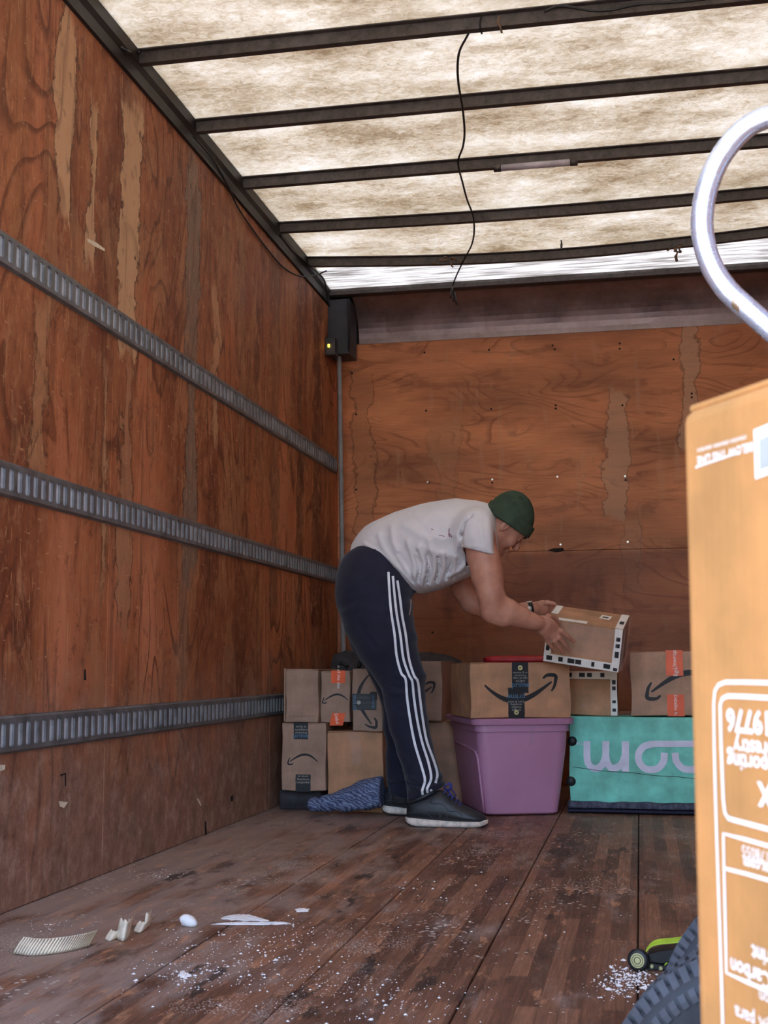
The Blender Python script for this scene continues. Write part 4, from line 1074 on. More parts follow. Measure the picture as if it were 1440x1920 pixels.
# ---- t-shirt
Ft = Field((.45, 4.93, .74), (1.30, 5.62, 1.36), .0046)
tor = [(P(432, 432, YM), .088), (P(520, 368, YM), .112), (P(610, 352, YM), .134), (P(700, 345, YM), .156), (P(800, 328, YM), .160), (P(890, 302, YM), .145), (P(955, 288, YM), .110), (P(1000, 285, YM), .085)]
Ft.chain(tor, .06, 1.14)
Ft.cone(P(930, 288, YM-.12), P(930, 288, YM+.12), .085, .085, .06)
Ft.ell(P(690, 470, YM), (.12, .16, .075), None, .06)                         # loose belly of the shirt
Ft.cone(P(620, 440, YM), P(660, 490, YM), .085, .05, .05, 1.5)
Ft.chain([(P(950, 275, YN+.03), .092), (P(972, 330, YN+.005), .082), (P(986, 410, YN), .072)], .04); Ft.cone(P(985, 262, YM), P(1040, 290, YM), .085, .07, .04)
Ft.chain([(P(905, 320, YR-.03), .082), (P(892, 390, YR-.01), .074), (P(885, 440, YR), .070)], .04)
# sleeve hems, neck and bottom hem
a, b = P(918, 362, YN), P(1040, 396, YN); dv = b-a; nrm = np.array([-dv[2]*-1, 0, -dv[0]])
nrm = np.array([dv[2], 0, -dv[0]])
Ft.cut(a, nrm, .004, (a[0]-.025, 4.93, a[2]-.16), (b[0]+.06, YN+.09, b[2]+.10))
Ft.cut(P(885, 425, YR), (-.1, 0, -1), .004, (P(800, 400, YR)[0], YR-.05, .8), (P(990, 400, YR)[0], 5.62, P(0, 425, YR)[2]+.02))
Ft.cut(P(1046, 300, YM), (1, 0, .05), .02)
h0, h1 = P(375, 362, YM), P(665, 545, YM); dv = h1-h0
nrm = np.array([dv[2], 0, -dv[0]]); 
if nrm[0] > 0: nrm = -nrm
Ft.cut((h0+h1)/2+np.array([0.0, 0, -.006]), nrm, .006)
# folds
def fd(F_, pts, amp, w, y0=4.93, y1=5.22): F_.fold([P(u, v, 5.10) for u, v in pts], amp, w, y0, y1)
for pts, am, w_ in (([(690, 360), (716, 420), (705, 480), (690, 520)], .010, .011), ([(735, 330), (760, 410), (752, 470), (730, 520)], .009, .012), ([(800, 380), (795, 440), (770, 505)], .008, .010),
    ([(850, 400), (835, 450), (800, 500)], .008, .010), ([(900, 420), (860, 455), (820, 478)], .009, .010), ([(640, 330), (670, 430), (665, 500)], .007, .012), ([(725, 390), (737, 450), (722, 500)], -.008, .008),
    ([(775, 400), (777, 450), (755, 495)], -.008, .008), ([(830, 420), (812, 465)], -.007, .008), ([(880, 330), (840, 390), (770, 380), (700, 350)], .005, .014), ([(560, 260), (570, 330), (610, 410), (650, 480)], .006, .014),
    ([(500, 290), (520, 350), (590, 440)], .005, .012), ([(885, 300), (875, 360), (905, 410)], -.009, .010), ([(900, 250), (888, 290), (893, 345)], -.006, .006), ([(935, 215), (905, 245), (890, 300)], -.006, .006), ([(970, 250), (985, 310), (1000, 360)], .004, .010),
    ([(620, 250), (700, 300), (800, 320), (860, 300)], .004, .016), ([(650, 205), (700, 260), (740, 300)], -.003, .012), ([(430, 330), (520, 380), (600, 455), (655, 520)], .004, .006), ([(600, 380), (640, 450), (655, 500)], -.006, .009), ([(676, 400), (690, 450), (678, 500)], -.006, .008)):
    fd(Ft, pts, am*1.35, w_)
Ft.fold([P(918, 356, YN), P(960, 352, YN), P(1038, 388, YN)], .003, .006, 4.93, 5.22)
Ft.shell(.010)
tee = Ft.mesh('t_shirt', 'tee', man, 1); del Ft

# ---- trousers
Fp = Field((.40, 4.95, .015), (.98, 5.62, 1.14), .0046)
Yn, Yf = 5.175, 5.385
pel = P(455, 500, YM)
Fp.cone(P(455, 470, YM-.06), P(455, 470, YM+.06), .125, .125, .05); Fp.cone(P(455, 560, YM-.07), P(455, 560, YM+.07), .140, .140, .05)
Fp.cone(P(560, 520, YM-.05), P(560, 520, YM+.05), .095, .095, .05); Fp.cone(P(540, 420, YM-.05), P(540, 420, YM+.05), .11, .11, .06)
Fp.chain([(P(490, 570, Yn), .150), (P(504, 680, Yn-.005), .138), (P(542, 790, Yn-.01), .116), (P(585, 890, Yn-.01), .093), (P(615, 955, Yn-.01), .082), (P(622, 1050, Yn-.01), .076), (P(640, 1150, Yn-.015), .073), (P(668, 1260, Yn-.02), .066), (P(697, 1360, Yn-.03), .063), (P(716, 1440, Yn-.04), .066), (P(698, 1492, Yn-.04), .056)], .04)
Fp.chain([(P(470, 600, Yf), .135), (P(510, 750, Yf), .125), (P(570, 900, Yf), .096), (P(600, 1000, Yf+.01), .082), (P(606, 1150, Yf+.02), .070), (P(606, 1300, Yf+.03), .058), (P(606, 1380, Yf+.03), .055), (P(606, 1500, Yf+.03), .050)], .04)
Fp.cut(P(455, 340, YM), (-.45, 0, .9), .01, None, None)
lo_ = P(500, 1600, 5.1)
a, b = P(640, 1512, Yn-.04), P(800, 1424, Yn-.04); dv = b-a; Fp.cut(a, (dv[2], 0, -dv[0]), .004, (a[0]-.05, 4.95, 0), (b[0]+.08, 5.26, .25))
a, b = P(545, 1458, Yf), P(660, 1490, Yf); dv = b-a; Fp.cut(a, (dv[2], 0, -dv[0]), .004, (a[0]-.12, 5.27, 0), (b[0]+.06, 5.62, .25))
for pts, am, w_ in (([(600, 930), (650, 945), (700, 930)], .007, .012), ([(540, 960), (600, 985), (690, 985)], -.006, .010), ([(525, 1000), (580, 1010), (640, 1005)], .006, .010), ([(620, 780), (660, 760), (680, 720)], .006, .014), ([(340, 650), (420, 620), (520, 640)], .004, .016),
    ([(400, 560), (430, 700), (500, 800)], -.004, .016), ([(640, 1385), (700, 1400), (780, 1385)], .008, .010), ([(650, 1430), (710, 1440), (790, 1415)], .009, .009), ([(640, 1410), (700, 1420), (780, 1400)], -.007, .007), ([(650, 1465), (700, 1470), (760, 1450)], -.006, .007), ([(560, 640), (610, 620), (660, 590)], .005, .014), ([(655, 545), (672, 600), (665, 650)], .012, .010), ([(640, 575), (650, 610), (646, 650)], -.008, .007),
    ([(620, 1290), (650, 1330), (660, 1380)], -.004, .010), ([(560, 1080), (600, 1110), (650, 1105)], .004, .012), ([(640, 1200), (660, 1260), (650, 1320)], .004, .012)):
    fd(Fp, pts, am, w_, 4.95, 5.24)
Fp.fold([P(550, 1385, Yf), P(630, 1400, Yf)], .006, .009, 5.27, 5.62); Fp.fold([P(550, 1405, Yf), P(630, 1420, Yf)], -.005, .007, 5.27, 5.62)
Fp.shell(.010)
trousers = Fp.mesh('trousers', 'trouser', man, 1); del Fp

def bvh(o):
    me = o.data; return BVHTree.FromPolygons([v.co[:] for v in me.vertices], [tuple(p.vertices) for p in me.polygons])
tb = bvh(trousers)
camv = Vector(CAM)
def drape(bv, pts, wid, off, name, mat, parent, n=10):
    """a flat band lying on the cloth, its path given on the near side of the leg"""
    C_ = catmull([P(u, v, 5.0) for u, v in pts], n); V, F = [], []; rows = []
    m = len(C_)
    for i, c in enumerate(C_):
        t = C_[min(i+1, m-1)]-C_[max(i-1, 0)]; t = t/np.linalg.norm(t); nn = np.array([-t[2], 0, t[0]]); row = []
        for s_ in (-.5, -.17, .17, .5):
            q = Vector(c+nn*wid*s_); d = (q-camv).normalized(); h, no, ix, ds = bv.ray_cast(camv, d, 20)
            row.append(None if h is None else h-d*off*1.6)
        if all(r is not None for r in row): rows.append(row)
    V = [tuple(v) for r in rows for v in r]
    for i in range(len(rows)-1):
        for k in range(3):
            q = (i*4+k, i*4+k+1, i*4+4+k+1, i*4+4+k)
            if max((Vector(V[a])-Vector(V[b])).length for a in q for b in q) < .04: F.append(q)
    o = mk(name, V, F, mat, None, True); return o
s1 = [(548, 462), (552, 540), (560, 640), (575, 740), (585, 840), (605, 915), (625, 945), (632, 1030), (648, 1140), (668, 1240), (698, 1340), (712, 1400), (700, 1450), (715, 1492)]
s2 = [(568, 480), (575, 560), (585, 650), (602, 750), (615, 850), (640, 925), (655, 955), (663, 1030), (678, 1130), (700, 1230), (728, 1320), (740, 1390), (722, 1440), (735, 1478)]
s3 = [(588, 500), (600, 580), (610, 660), (625, 740), (640, 850), (662, 925), (680, 955), (690, 1030), (702, 1120), (720, 1220), (752, 1310), (768, 1370), (760, 1412), (750, 1425), (738, 1440), (750, 1468)]
for s_ in (s1, s2, s3[:13], s3[14:]):
    o = drape(tb, s_, .0098, .0015, 'stripe', 'stripe', None); o.parent = trousers; o.matrix_parent_inverse = Matrix.Identity(4)
o = drape(tb, [(650, 585), (648, 620), (642, 655)], .005, .002, 'zip', 'tape_print', None); o.parent = trousers; o.matrix_parent_inverse = Matrix.Identity(4)
sb = bvh(tee)
for pts, w_ in (([(822, 266), (820, 285), (832, 300), (828, 306)], .004), ([(775, 296), (790, 298), (800, 304)], .003), ([(740, 268), (750, 272)], .003), ([(818, 290), (824, 304)], .005)):
    o = drape(sb, pts, w_, .0012, 'paint_mark', 'paint', None, 5); o.parent = tee; o.matrix_parent_inverse = Matrix.Identity(4)

par(tube('sock', [P(606, 1380, 5.415), P(606, 1440, 5.415), P(606, 1500, 5.415)], .041, 'darkcloth', None, 18)); par(tube('sock', [P(712, 1440, 5.135), P(712, 1510, 5.135)], .041, 'darkcloth', None, 18))
# ---- watch on the far wrist
wc = P(1186, 628, YR+.095); ax = (P(1205, 626, YR+.10)-P(1165, 632, YR+.09)); ax /= np.linalg.norm(ax); uu = np.cross(ax, [0, 1, 0]); uu /= np.linalg.norm(uu); vv = np.cross(ax, uu)
v, f = revolve([(.026, -.010), (.0315, -.010), (.0315, .010), (.026, .010), (.026, -.010)], wc, ax, uu, vv, 24); wt = par(fixn(mk('watch_strap', v, f, 'black', None, True)))
v, f = revolve([(0, .034), (.013, .034), (.015, .026)], wc, -uu if (-uu)[2] > 0 else uu, ax, vv, 16); o = par(mk('watch_face', v, f, 'screw', None, True))
v, f = revolve([(0, .033), (.010, .033), (.011, .028)], wc, np.array([0, -1., 0]), ax, uu, 16); par(mk('watch_case', v, f, 'screw', None, True))

# ---- shoes
def shoe(heel, toe, yc, zs, tilt, name='shoe'):
    """heel/toe x; yc centre; built in man space (world coords)"""
    L_ = toe-heel; c_, s_ = math.cos(tilt), math.sin(tilt)
    def T(x, y, z):
        xx = x*L_; return (heel+xx*c_+z*s_, yc+y, zs+z*c_-xx*s_+L_*s_)
    st = [(.0, .016, .092), (.03, .030, .108), (.10, .038, .116), (.22, .041, .120), (.34, .042, .134), (.43, .042, .146), (.50, .043, .132), (.58, .045, .112), (.68, .048, .090), (.80, .047, .073), (.90, .041, .060), (.97, .028, .048), (1.0, .012, .036)]
    rings = []
    for x, hw_, ht in st:
        r = []
        for k in range(17):
            a = PI*k/16; yy = -hw_*math.cos(a)*(1-.22*math.sin(a)**2*(1 if x > .4 else .6)); zz = .018+(ht-.018)*math.sin(a)**(.62 if x > .35 else .5)
            r.append(T(x, yy, zz))
        rings.append(r)
    V, F = ringloft(rings); up = par(fixn(mk(name+'_upper', V, F, 'shoe', None, True)))
    md = up.modifiers.new('s', 'SUBSURF'); md.levels = md.render_levels = 1
    rings = []
    for i in range(25):
        x = i/24; xx = -.012+x*1.024; hw_ = .047*min(1, (max(0, math.sin(PI*min(1, (x+.02)*.5/.18*.5))) if x < .16 else 1))
        hw_ = .034+.013*min(1, x/.5) if x > .05 else .026+.16*x
        hw_ = hw_*(1 if x < .8 else math.sqrt(max(0, 1-((x-.8)/.205)**2))*.97+.03)
        if x < .06: hw_ *= math.sqrt(max(.15, 1-((.06-x)/.065)**2))
        top = .034-.012*min(1, x/.55)+(.006 if x > .93 else 0)
        bot = .012*max(0, (x-.82)/.18)**2 + .016*max(0, (.14-x)/.14)**1.5
        rings.append([T(xx, -hw_, bot+.003), T(xx, -hw_*1.03, (bot+top)/2), T(xx, -hw_*.98, top), T(xx, hw_*.98, top), T(xx, hw_*1.03, (bot+top)/2), T(xx, hw_, bot+.003), T(xx, hw_*.8, bot), T(xx, -hw_*.8, bot)])
    V, F = ringloft(rings); so = par(fixn(mk(name+'_sole', V, F, 'sole', None, False))); so.data.polygons.foreach_set('use_smooth', [True]*len(so.data.polygons))
    rings2 = [[(p[0], p[1], p[2]-.0035) for p in (r[7], r[6])]+[(r[6][0], r[6][1], r[6][2]+.002), (r[7][0], r[7][1], r[7][2]+.002)] for r in rings]
    V, F = ringloft(rings2); ou = fixn(mk('outsole', V, F, 'black')); ou.parent = so; ou.matrix_parent_inverse = Matrix.Identity(4)
    # collar, laces, seam lines
    col_ = []
    for k in range(20):
        a = 2*PI*k/20; x = .20+.17*math.cos(a); col_.append(T(x, .034*math.sin(a), .112+.026*math.cos(a)))
    col_.append(col_[0]); c2 = tube('shoe_collar', col_, .009, 'shoe'); c2.parent = up; c2.matrix_parent_inverse = Matrix.Identity(4)
    def ch(o): o.parent = up; o.matrix_parent_inverse = Matrix.Identity(4)
    for k in range(5):
        x = .49+.045*k; zt = .140-.0125*k
        ch(tube('lace', catmull([T(x, -.026, zt-.008), T(x+.012, 0, zt+.002), T(x+.024, .024, zt-.01)], 3), .0028, 'lace', None, 6))
    for s in (-1, 1):
        ch(tube('lace', catmull([T(.47, 0, .146), T(.50, .012*s-.01, .160), T(.545, .018*s-.01, .168), T(.565, .020*s-.01, .152), T(.52, .010*s, .140), T(.48, 0, .144)], 4), .0030, 'lace', None, 6))
        ch(tube('lace', catmull([T(.48, 0, .144), T(.55, -.03*s, .140), T(.60, -.05*s, .112)], 4), .0026, 'lace', None, 6))
    ub = BVHTree.FromPolygons([v.co[:] for v in up.data.vertices], [tuple(p.vertices) for p in up.data.polygons])
    def seam(pts, r=.0020, mat='tread'):
        out = []
        for x, z in catmull([np.array(p) for p in pts], 4):
            p = Vector(T(x, -.10, z)); h, no, ix, ds = ub.ray_cast(p, Vector((0, 1, 0)))
            if h is not None: out.append(np.array(h))
        if len(out) > 2: ch(tube('seam', out, r, mat, None, 5))
    seam([(.30, .105), (.34, .092), (.48, .088), (.54, .066), (.64, .062), (.72, .046)]); seam([(.40, .058), (.44, .046), (.43, .036)]); seam([(.48, .056), (.53, .044), (.51, .034)]); seam([(.04, .050), (.15, .058), (.28, .050), (.36, .030)], .0012)
    return up
a = P(622, 1600, 5.09); b = P(992, 1600, 5.09)
shoe(float(a[0])+.006, float(b[0])-.002, 5.10, .001, 0)
a2 = P(517, 1545, 5.44)
shoe(float(a2[0])+.004, float(a2[0])+.31, 5.44, .001, .03)

# ================================================================== BLANKET IN FRONT OF THE LEFT STACK
N = NT('marbled_blue', .95, 0, .1); wv = N.n('ShaderNodeTexWave'); wv.inputs['Scale'].default_value = 20; wv.inputs['Distortion'].default_value = 9; wv.inputs['Detail'].default_value = 3; wv.inputs['Detail Scale'].default_value = 1.2; wv.bands_direction = 'DIAGONAL'
N.l(N.map((1, 1, 2.2)), wv.inputs[0]); N.bump(wv.outputs[1], .5, .006); MT['marble'] = N.col(N.ramp(wv.outputs[1], [(.15, (80, 88, 118)), (.5, (100, 112, 146)), (.9, (130, 142, 170))]))
Fbk = Field((.10, 5.22, -.01), (.60, 5.50, .20), .005)
def Q(px, py, y): return at(px, py, 1, y)
Fbk.cone(Q(590, 1508, 5.36), Q(612, 1506, 5.36), .032, .030, .015, 1.4)
Fbk.chain([(Q(615, 1506, 5.37), .034), (Q(650, 1500, 5.375), .046), (Q(685, 1490, 5.38), .060), (Q(716, 1484, 5.385), .066)], .02, 1.1)
for a, b, am in (((640, 1490), (700, 1466), .008), ((630, 1506), (705, 1492), -.007), ((660, 1515), (715, 1505), .006), ((598, 1497), (606, 1515), -.008), ((612, 1500), (622, 1515), -.006), ((680, 1475), (720, 1462), -.005)):
    Fbk.fold([Q(*a, 5.36), Q((a[0]+b[0])/2+2, (a[1]+b[1])/2+3, 5.36), Q(*b, 5.36)], am, .010, 5.2, 5.5)
Fbk.cut((0, 0, .002), (0, 0, -1), .004); Fbk.cut((.553, 0, 0), (1, 0, 0), .01); Fbk.cut((0, 5.455, 0), (0, 1, 0), .01)
bo = Fbk.mesh('blue_blanket', 'marble', None, 1); tag(bo, 'bunched blue marbled blanket on the floor beside the man\'s rear shoe', 'blanket')

# ================================================================== FOREGROUND CARTON
C0 = at(1274, 1265, 1, .75); TLT = .012; RZF = math.atan2(-.875, .483)
ztop = float(at(1286, 764, 1, .75)[2])
fb = empty('tall_carton', (C0[0], .75, 0), 'tall ochre cardboard carton with upside-down white print in the right foreground', 'box', RZF, None, (0, TLT, RZF))
MF = np.array(Matrix.Rotation(RZF, 3, 'Z') @ Matrix.Rotation(TLT, 3, 'Y'))
fw, fdp = .44, .34
o = boxo('carton_body', (0, 0, .001), (fw, fdp, ztop-.004), 'card_front', fb, .008, 3)
boxo('top_flap', (.004, .004, ztop-.005), (fw-.004, fdp/2-.001, ztop-.001), 'card_front', fb, .001, 1); boxo('top_flap', (.004, fdp/2+.001, ztop-.005), (fw-.004, fdp-.004, ztop-.001), 'card_front', fb, .001, 1)
ex = np.array([math.cos(RZF), math.sin(RZF), 0]); nn = np.array([math.sin(RZF), -math.cos(RZF), 0])
def fp(px, py):
    d = FW*FPX + RT*(px-720) - UPV*(py-960); o_ = np.array([C0[0], .75, 0]); t = ((o_-CAM)@nn)/(d@nn); q = CAM+d*t; l = (q-o_)@MF; return (float(l[0]), float(l[2]))
def fline(pts, w_, name='printed_line'):
    V, F = ribbon([fp(*p) for p in pts], [w_]*len(pts), -.0006); return mk(name, V, F, 'white_ink', fb)
fline([(1470, 1281), (1400, 1279), (1362, 1279), (1349, 1284), (1342, 1296), (1340, 1320), (1341, 1400), (1344, 1520), (1350, 1700), (1355, 1850), (1358, 1960)], .0022)
fline([(1470, 1310), (1400, 1306), (1366, 1305), (1356, 1310), (1352, 1322), (1354, 1400), (1358, 1500), (1361, 1524), (1367, 1534), (1380, 1538), (1470, 1562)], .0024)
fline([(1470, 1594), (1400, 1574), (1358, 1563), (1361, 1700), (1364, 1824), (1400, 1840), (1470, 1870)], .0020)
fline([(1360, 1628), (1400, 1638), (1470, 1658)], .0018)
def ftext(txt, px, py, sz, bold=.0, mat='white_ink'):
    u, z = fp(px, py); V, F = text_vf(txt, sz, 'RIGHT', bold); mk('printed_text', xf(V, PI, u, z, -.0007), F, mat, fb)
ftext('FSC C119776', 1364, 1347, .0165, .0005); ftext('responsible forestry', 1378, 1398, .0125, .0002); ftext('Supporting', 1366, 1424, .0125, .0002); ftext('MIX', 1425, 1486, .0165, .0006)
ftext('1178055', 1392, 1593, .0085); ftext('www.fsctux.com', 1396, 1616, .0085, .0002); ftext('Product Carbon', 1371, 1808, .0120, .0002); ftext('Footprint', 1412, 1784, .0115, .0002)
ftext('information', 1425, 1866, .0095); ftext('código QR para', 1380, 1896, .0105, .0001)
ftext('CLAMP BELOW THIS LINE', 1309, 864, .0068, .0001); ftext('attention attention attention', 1309, 846, .0042, .0)
for k in range(14):
    u, z = fp(1308+6*k, 876-2.1*k); v, f = boxvf((u-.0009, -.0007, z-.0006), (u+.0009, -.0004, z+.0006)); mk('printed_dot', v, f, 'white_ink', fb)
V = [fp(1415, 806), fp(1452, 791), fp(1452, 886), fp(1418, 899)]; mk('paper_label', [(x, -.0006, z) for x, z in V], [(0, 1, 2, 3)], 'white_ink', fb)
for k in range(9):
    a = fp(1426+2.6*k, 824-1.1*k); b = fp(1427+2.6*k, 882-1.0*k); V = [(a[0], -.0010, a[1]), (a[0]+.0012, -.0010, a[1]), (b[0]+.0012, -.0010, b[1]), (b[0], -.0010, b[1])]; mk('printed_bar', V, [(0, 1, 2, 3)], 'tape_print', fb)

# ================================================================== HAND TRUCK
ht = empty('hand_truck', (float(at(1540, 1900, 1, 1.5)[0]), 1.5, 0), 'hand truck with pale looped tube handle and black tyres behind the tall carton', 'hand truck')
ho = np.array(ht.location)
N = NT('brushed_tube', .25, .75); xyz = N.noise(N.map((1, 1, 1)), 40, 5, .6)
N.rough(N.rng(xyz, .3, .7, .18, .34)); MT['steel'] = N.col(N.mix(N.rng(N.noise(N.map(), 26, 5, .7), .60, .64), (214, 222, 238), (176, 150, 120)))
YL = 1.55
lp = [(1640, 330), (1610, 262), (1560, 222), (1500, 208), (1440, 219), (1395, 243), (1354, 290), (1328, 345), (1317, 400), (1319, 448), (1334, 498), (1362, 542), (1400, 578), (1450, 622), (1520, 684), (1600, 752)]
pts = [at(x, y, 1, YL)-ho for x, y in lp]; xr = pts[-1][0]
pts[0][0] = xr; pts = [np.array([xr, pts[0][1], pts[0][2]-.12])]+pts
tube('handle_loop', catmull(pts, 8), .0138, 'steel', ht, 20)
for yy in (YL-ho[1], YL-ho[1]+.30):
    tube('side_rail', [np.array([xr, yy, .09]), np.array([xr, yy, pts[1][2] if yy < .2 else .95])], .0138, 'steel', ht, 16)
for z in (.25, .55, .85): tube('crossbar', [np.array([xr, YL-ho[1], z]), np.array([xr, YL-ho[1]+.30, z])], .011, 'steel', ht, 12)
boxo('toe_plate', (xr+.0, YL-ho[1]-.02, .004), (xr+.20, YL-ho[1]+.32, .012), 'beam', ht, .002, 1)
wr0 = .181; wc1 = at(1470, 1900, 1, 1.36); wx = float(wc1[0])-ho[0]; wx2 = float(at(1512, 1858, 1, 1.76)[0])-ho[0]
axd = np.array([wx2-wx, .40, 0]); axd /= np.linalg.norm(axd); uu = np.cross(axd, [0, 0, 1]); vv = np.array([0, 0, 1.])
for k, yc in enumerate((1.36, 1.36+.40)):
    c = np.array([wx+(wx2-wx)*(yc-1.36)/.4, yc-ho[1], wr0+.001])
    R_ = wr0-.006
    prof = [(.095, -.030), (.100, -.040), (.125, -.048), (.150, -.050), (.166, -.046), (R_-.001, -.036), (R_+.001, -.018), (R_+.002, 0), (R_+.001, .018), (R_-.001, .036), (.166, .046), (.150, .050), (.125, .048), (.100, .040), (.095, .030), (.095, -.030)]
    v, f = revolve(prof, c, axd, uu, vv, 64); ty = fixn(mk('tyre', v, f, 'rubber', ht, True))
    lug = []
    nl = 84
    for i in range(nl):
        for j, (h0_, h1_, r0_, r1_, off) in enumerate(((-.052, -.031, .150, wr0+.002, 0), (-.028, -.010, R_-.002, wr0+.002, .5), (-.007, .007, R_-.002, wr0, 0), (.010, .028, R_-.002, wr0+.002, .5), (.031, .052, .150, wr0+.002, 0))):
            t0 = 2*PI*(i+off)/nl; t1 = t0+2*PI/nl*.62; vs = []
            for t in (t0, t1):
                for h_ in (h0_, h1_):
                    for r_ in ((r0_ if abs(h_) > .04 else R_-.004), (r1_ if abs(h_) < .04 else r0_+.006)):
                        vs.append(c+axd*h_+uu*r_*math.cos(t)+vv*r_*math.sin(t))
            lug.append((vs, [(0,1,3,2),(4,6,7,5),(0,4,5,1),(2,3,7,6),(1,5,7,3),(0,2,6,4)]))
    o = fixn(mk('tread_blocks', *joinvf(lug), 'tread', None)); o.parent = ty; tag(o, kind='stuff')
    v, f = revolve([(.012, -.030), (.03, -.034), (.06, -.020), (.088, -.024), (.096, -.034), (.096, .034), (.088, .024), (.06, .020), (.012, .030)], c, axd, uu, vv, 32); fixn(mk('wheel_rim', v, f, 'steel', ht, True))
tube('axle', [np.array([wx-(wx2-wx)*.15, 1.30-ho[1], wr0+.001]), np.array([wx2+(wx2-wx)*.15, 1.82-ho[1], wr0+.001])], .010, 'beam', ht, 10)
for yc in (1.50, 1.66): tube('axle_bracket', [np.array([wx-.01, yc-ho[1], wr0]), np.array([xr, yc-ho[1], .25])], .010, 'beam', ht, 8)

# ================================================================== RATCHET STRAP
rp = at(1200, 1822, 2, .0); rs = empty('ratchet_strap', (float(rp[0]), float(rp[1]), 0), 'black ratchet buckle with lime webbing lying on the floor by the tyres', 'strap')
ry = float(rp[1])+.02
def rq(px, py, dy=0): q = at(px, py, 1, ry+dy); return np.array([q[0]-rp[0], q[1]-rp[1], max(.002, q[2])])
c = rq(1198, 1800); dr = np.array([-.25, -.95, .1]); dr /= np.linalg.norm(dr); u_ = np.cross(dr, [0, 0, 1.]); u_ /= np.linalg.norm(u_); v_ = np.cross(u_, dr)
v, f = revolve([(0, .012), (.018, .012), (.022, .010), (.024, .004), (.022, -.006), (0, -.006)], c, dr, u_, v_, 24); fixn(mk('gear_wheel', v, f, 'black', rs, True))
v, f = revolve([(.0, .0128), (.015, .0128)], c, dr, u_, v_, 20); mk('round_label', v, f, 'brass', rs)
v, f = joinvf([revolve([(.006, .0134), (.0075, .0134)], c, dr, u_, v_, 16), revolve([(.011, .0134), (.0122, .0134)], c, dr, u_, v_, 20)]); mk('printed_ring', v, f, 'ink', rs)
q = [rq(1214, 1790), rq(1236, 1784), rq(1290, 1778), rq(1295, 1800), rq(1240, 1806), rq(1216, 1802)]
V, F = ringloft([[tuple(p) for p in q], [tuple(p+np.array([.006, .045, .004])) for p in q]]); fixn(mk('handle', V, F, 'black', rs))
q = [rq(1206, 1812), rq(1222, 1806), rq(1250, 1812), rq(1300, 1822), rq(1300, 1834), rq(1240, 1826), rq(1212, 1820)]
V, F = ringloft([[tuple(p) for p in q], [tuple(p+np.array([.004, .05, .002])) for p in q]]); fixn(mk('base_frame', V, F, 'black', rs))
def strap(pl, wd, nm):
    P_ = catmull([rq(*p) for p in pl], 5); V, F = [], []
    for p in P_: V += [tuple(p), tuple(p+np.array([.004, wd, .004])), tuple(p+np.array([.004, wd, .0065])), tuple(p+np.array([0, 0, .0025]))]
    for i in range(len(P_)-1):
        for k in range(4): F.append((4*i+k, 4*i+(k+1) % 4, 4*i+4+(k+1) % 4, 4*i+4+k))
    return fixn(mk(nm, V, F, 'lime', rs))
strap([(1209, 1789), (1218, 1778), (1232, 1772), (1260, 1769), (1300, 1766), (1350, 1775)], .028, 'webbing'); strap([(1246, 1811), (1256, 1803), (1275, 1802), (1310, 1808)], .026, 'webbing')
for p in ((1239, 1815), (1222, 1811)):
    v, f = revolve([(0, .006), (.0035, .006), (.004, 0)], rq(*p), (0, -1., 0), (1, 0, 0), (0, 0, 1), 10); mk('rivet', v, f, 'brass', rs)

# ================================================================== LITTER ON THE FLOOR
def flr(px, py): return at(px, py, 2, 0.0)
def sheet(name, base, mat, label, cat, hgt, lean, nx, corr=0, curl=None, thick=.0012, parent=None, ragged=.0):
    """a strip standing/leaning on the floor along a path; lean tilts it back"""
    B = catmull(base, nx); V, F = [], []; n = len(B); m = 5
    for s_ in (0, 1):
        for i, p in enumerate(B):
            t = i/(n-1); c_ = curl(t) if curl else 1
            for j in range(m+1):
                w_ = j/m; hh = hgt*c_*(1+ragged*math.sin(i*2.3)*(w_ == 1))
                bend = lean*w_*w_*.6
                q = np.array(p)+np.array([.25*lean*w_, bend+lean*.4*w_, hh*w_+.0015])
                q[1] += corr*math.sin(i*PI/2)*.5; q[2] += corr*.3*math.sin(i*PI/2) + s_*0; q += np.array([0, thick*s_, thick*s_*.6]); V.append(q)
    L_ = n*(m+1)
    for s_ in (0, 1):
        for i in range(n-1):
            for j in range(m):
                a = s_*L_+i*(m+1)+j; F.append((a, a+1, a+m+2, a+m+1))
    for i in range(n-1):
        for j in (0, m): a = i*(m+1)+j; F.append((a, a+m+1, a+m+1+L_, a+L_))
    for j in range(m):
        for i in (0, n-1): a = i*(m+1)+j; F.append((a, a+1, a+1+L_, a+L_))
    o = fixn(mk(name, V, F, mat, parent, True))
    if label: tag(o, label, cat)
    return o
cs = empty('corrugated_strip', tuple(flr(95, 1785)), 'curled strip of ribbed corrugated paper at the lower left of the floor', 'paper scrap')
cb = np.array(cs.location)
bs = [flr(24, 1789)-cb, flr(60, 1793)-cb, flr(105, 1789)-cb, flr(140, 1783)-cb, flr(166, 1776)-cb]
sheet('paper_face', bs, 'cream', None, None, .030, .030, 20, .0)
B = catmull(bs, 7)
for p in B: tube('rib', [p+np.array([.0, -.001, .003]), p+np.array([.004, .010, .016]), p+np.array([.0085, .028, .031])], .0012, 'creamdark' , cs, 5)
cs.children[0].parent = cs
for o in list(COL.objects):
    if o.name.startswith('paper_face'): o.parent = cs
ts = empty('torn_cardboard', tuple(flr(235, 1765)), 'torn curled cardboard scrap printed with letters, left floor', 'paper scrap')
tb0 = np.array(ts.location)
def tsh(base, h, lean, mat='cream', rag=.25, curl=None): return sheet('torn_piece', [flr(*p)-tb0 for p in base], mat, None, None, h, lean, 5, 0, curl, .002, ts, rag)
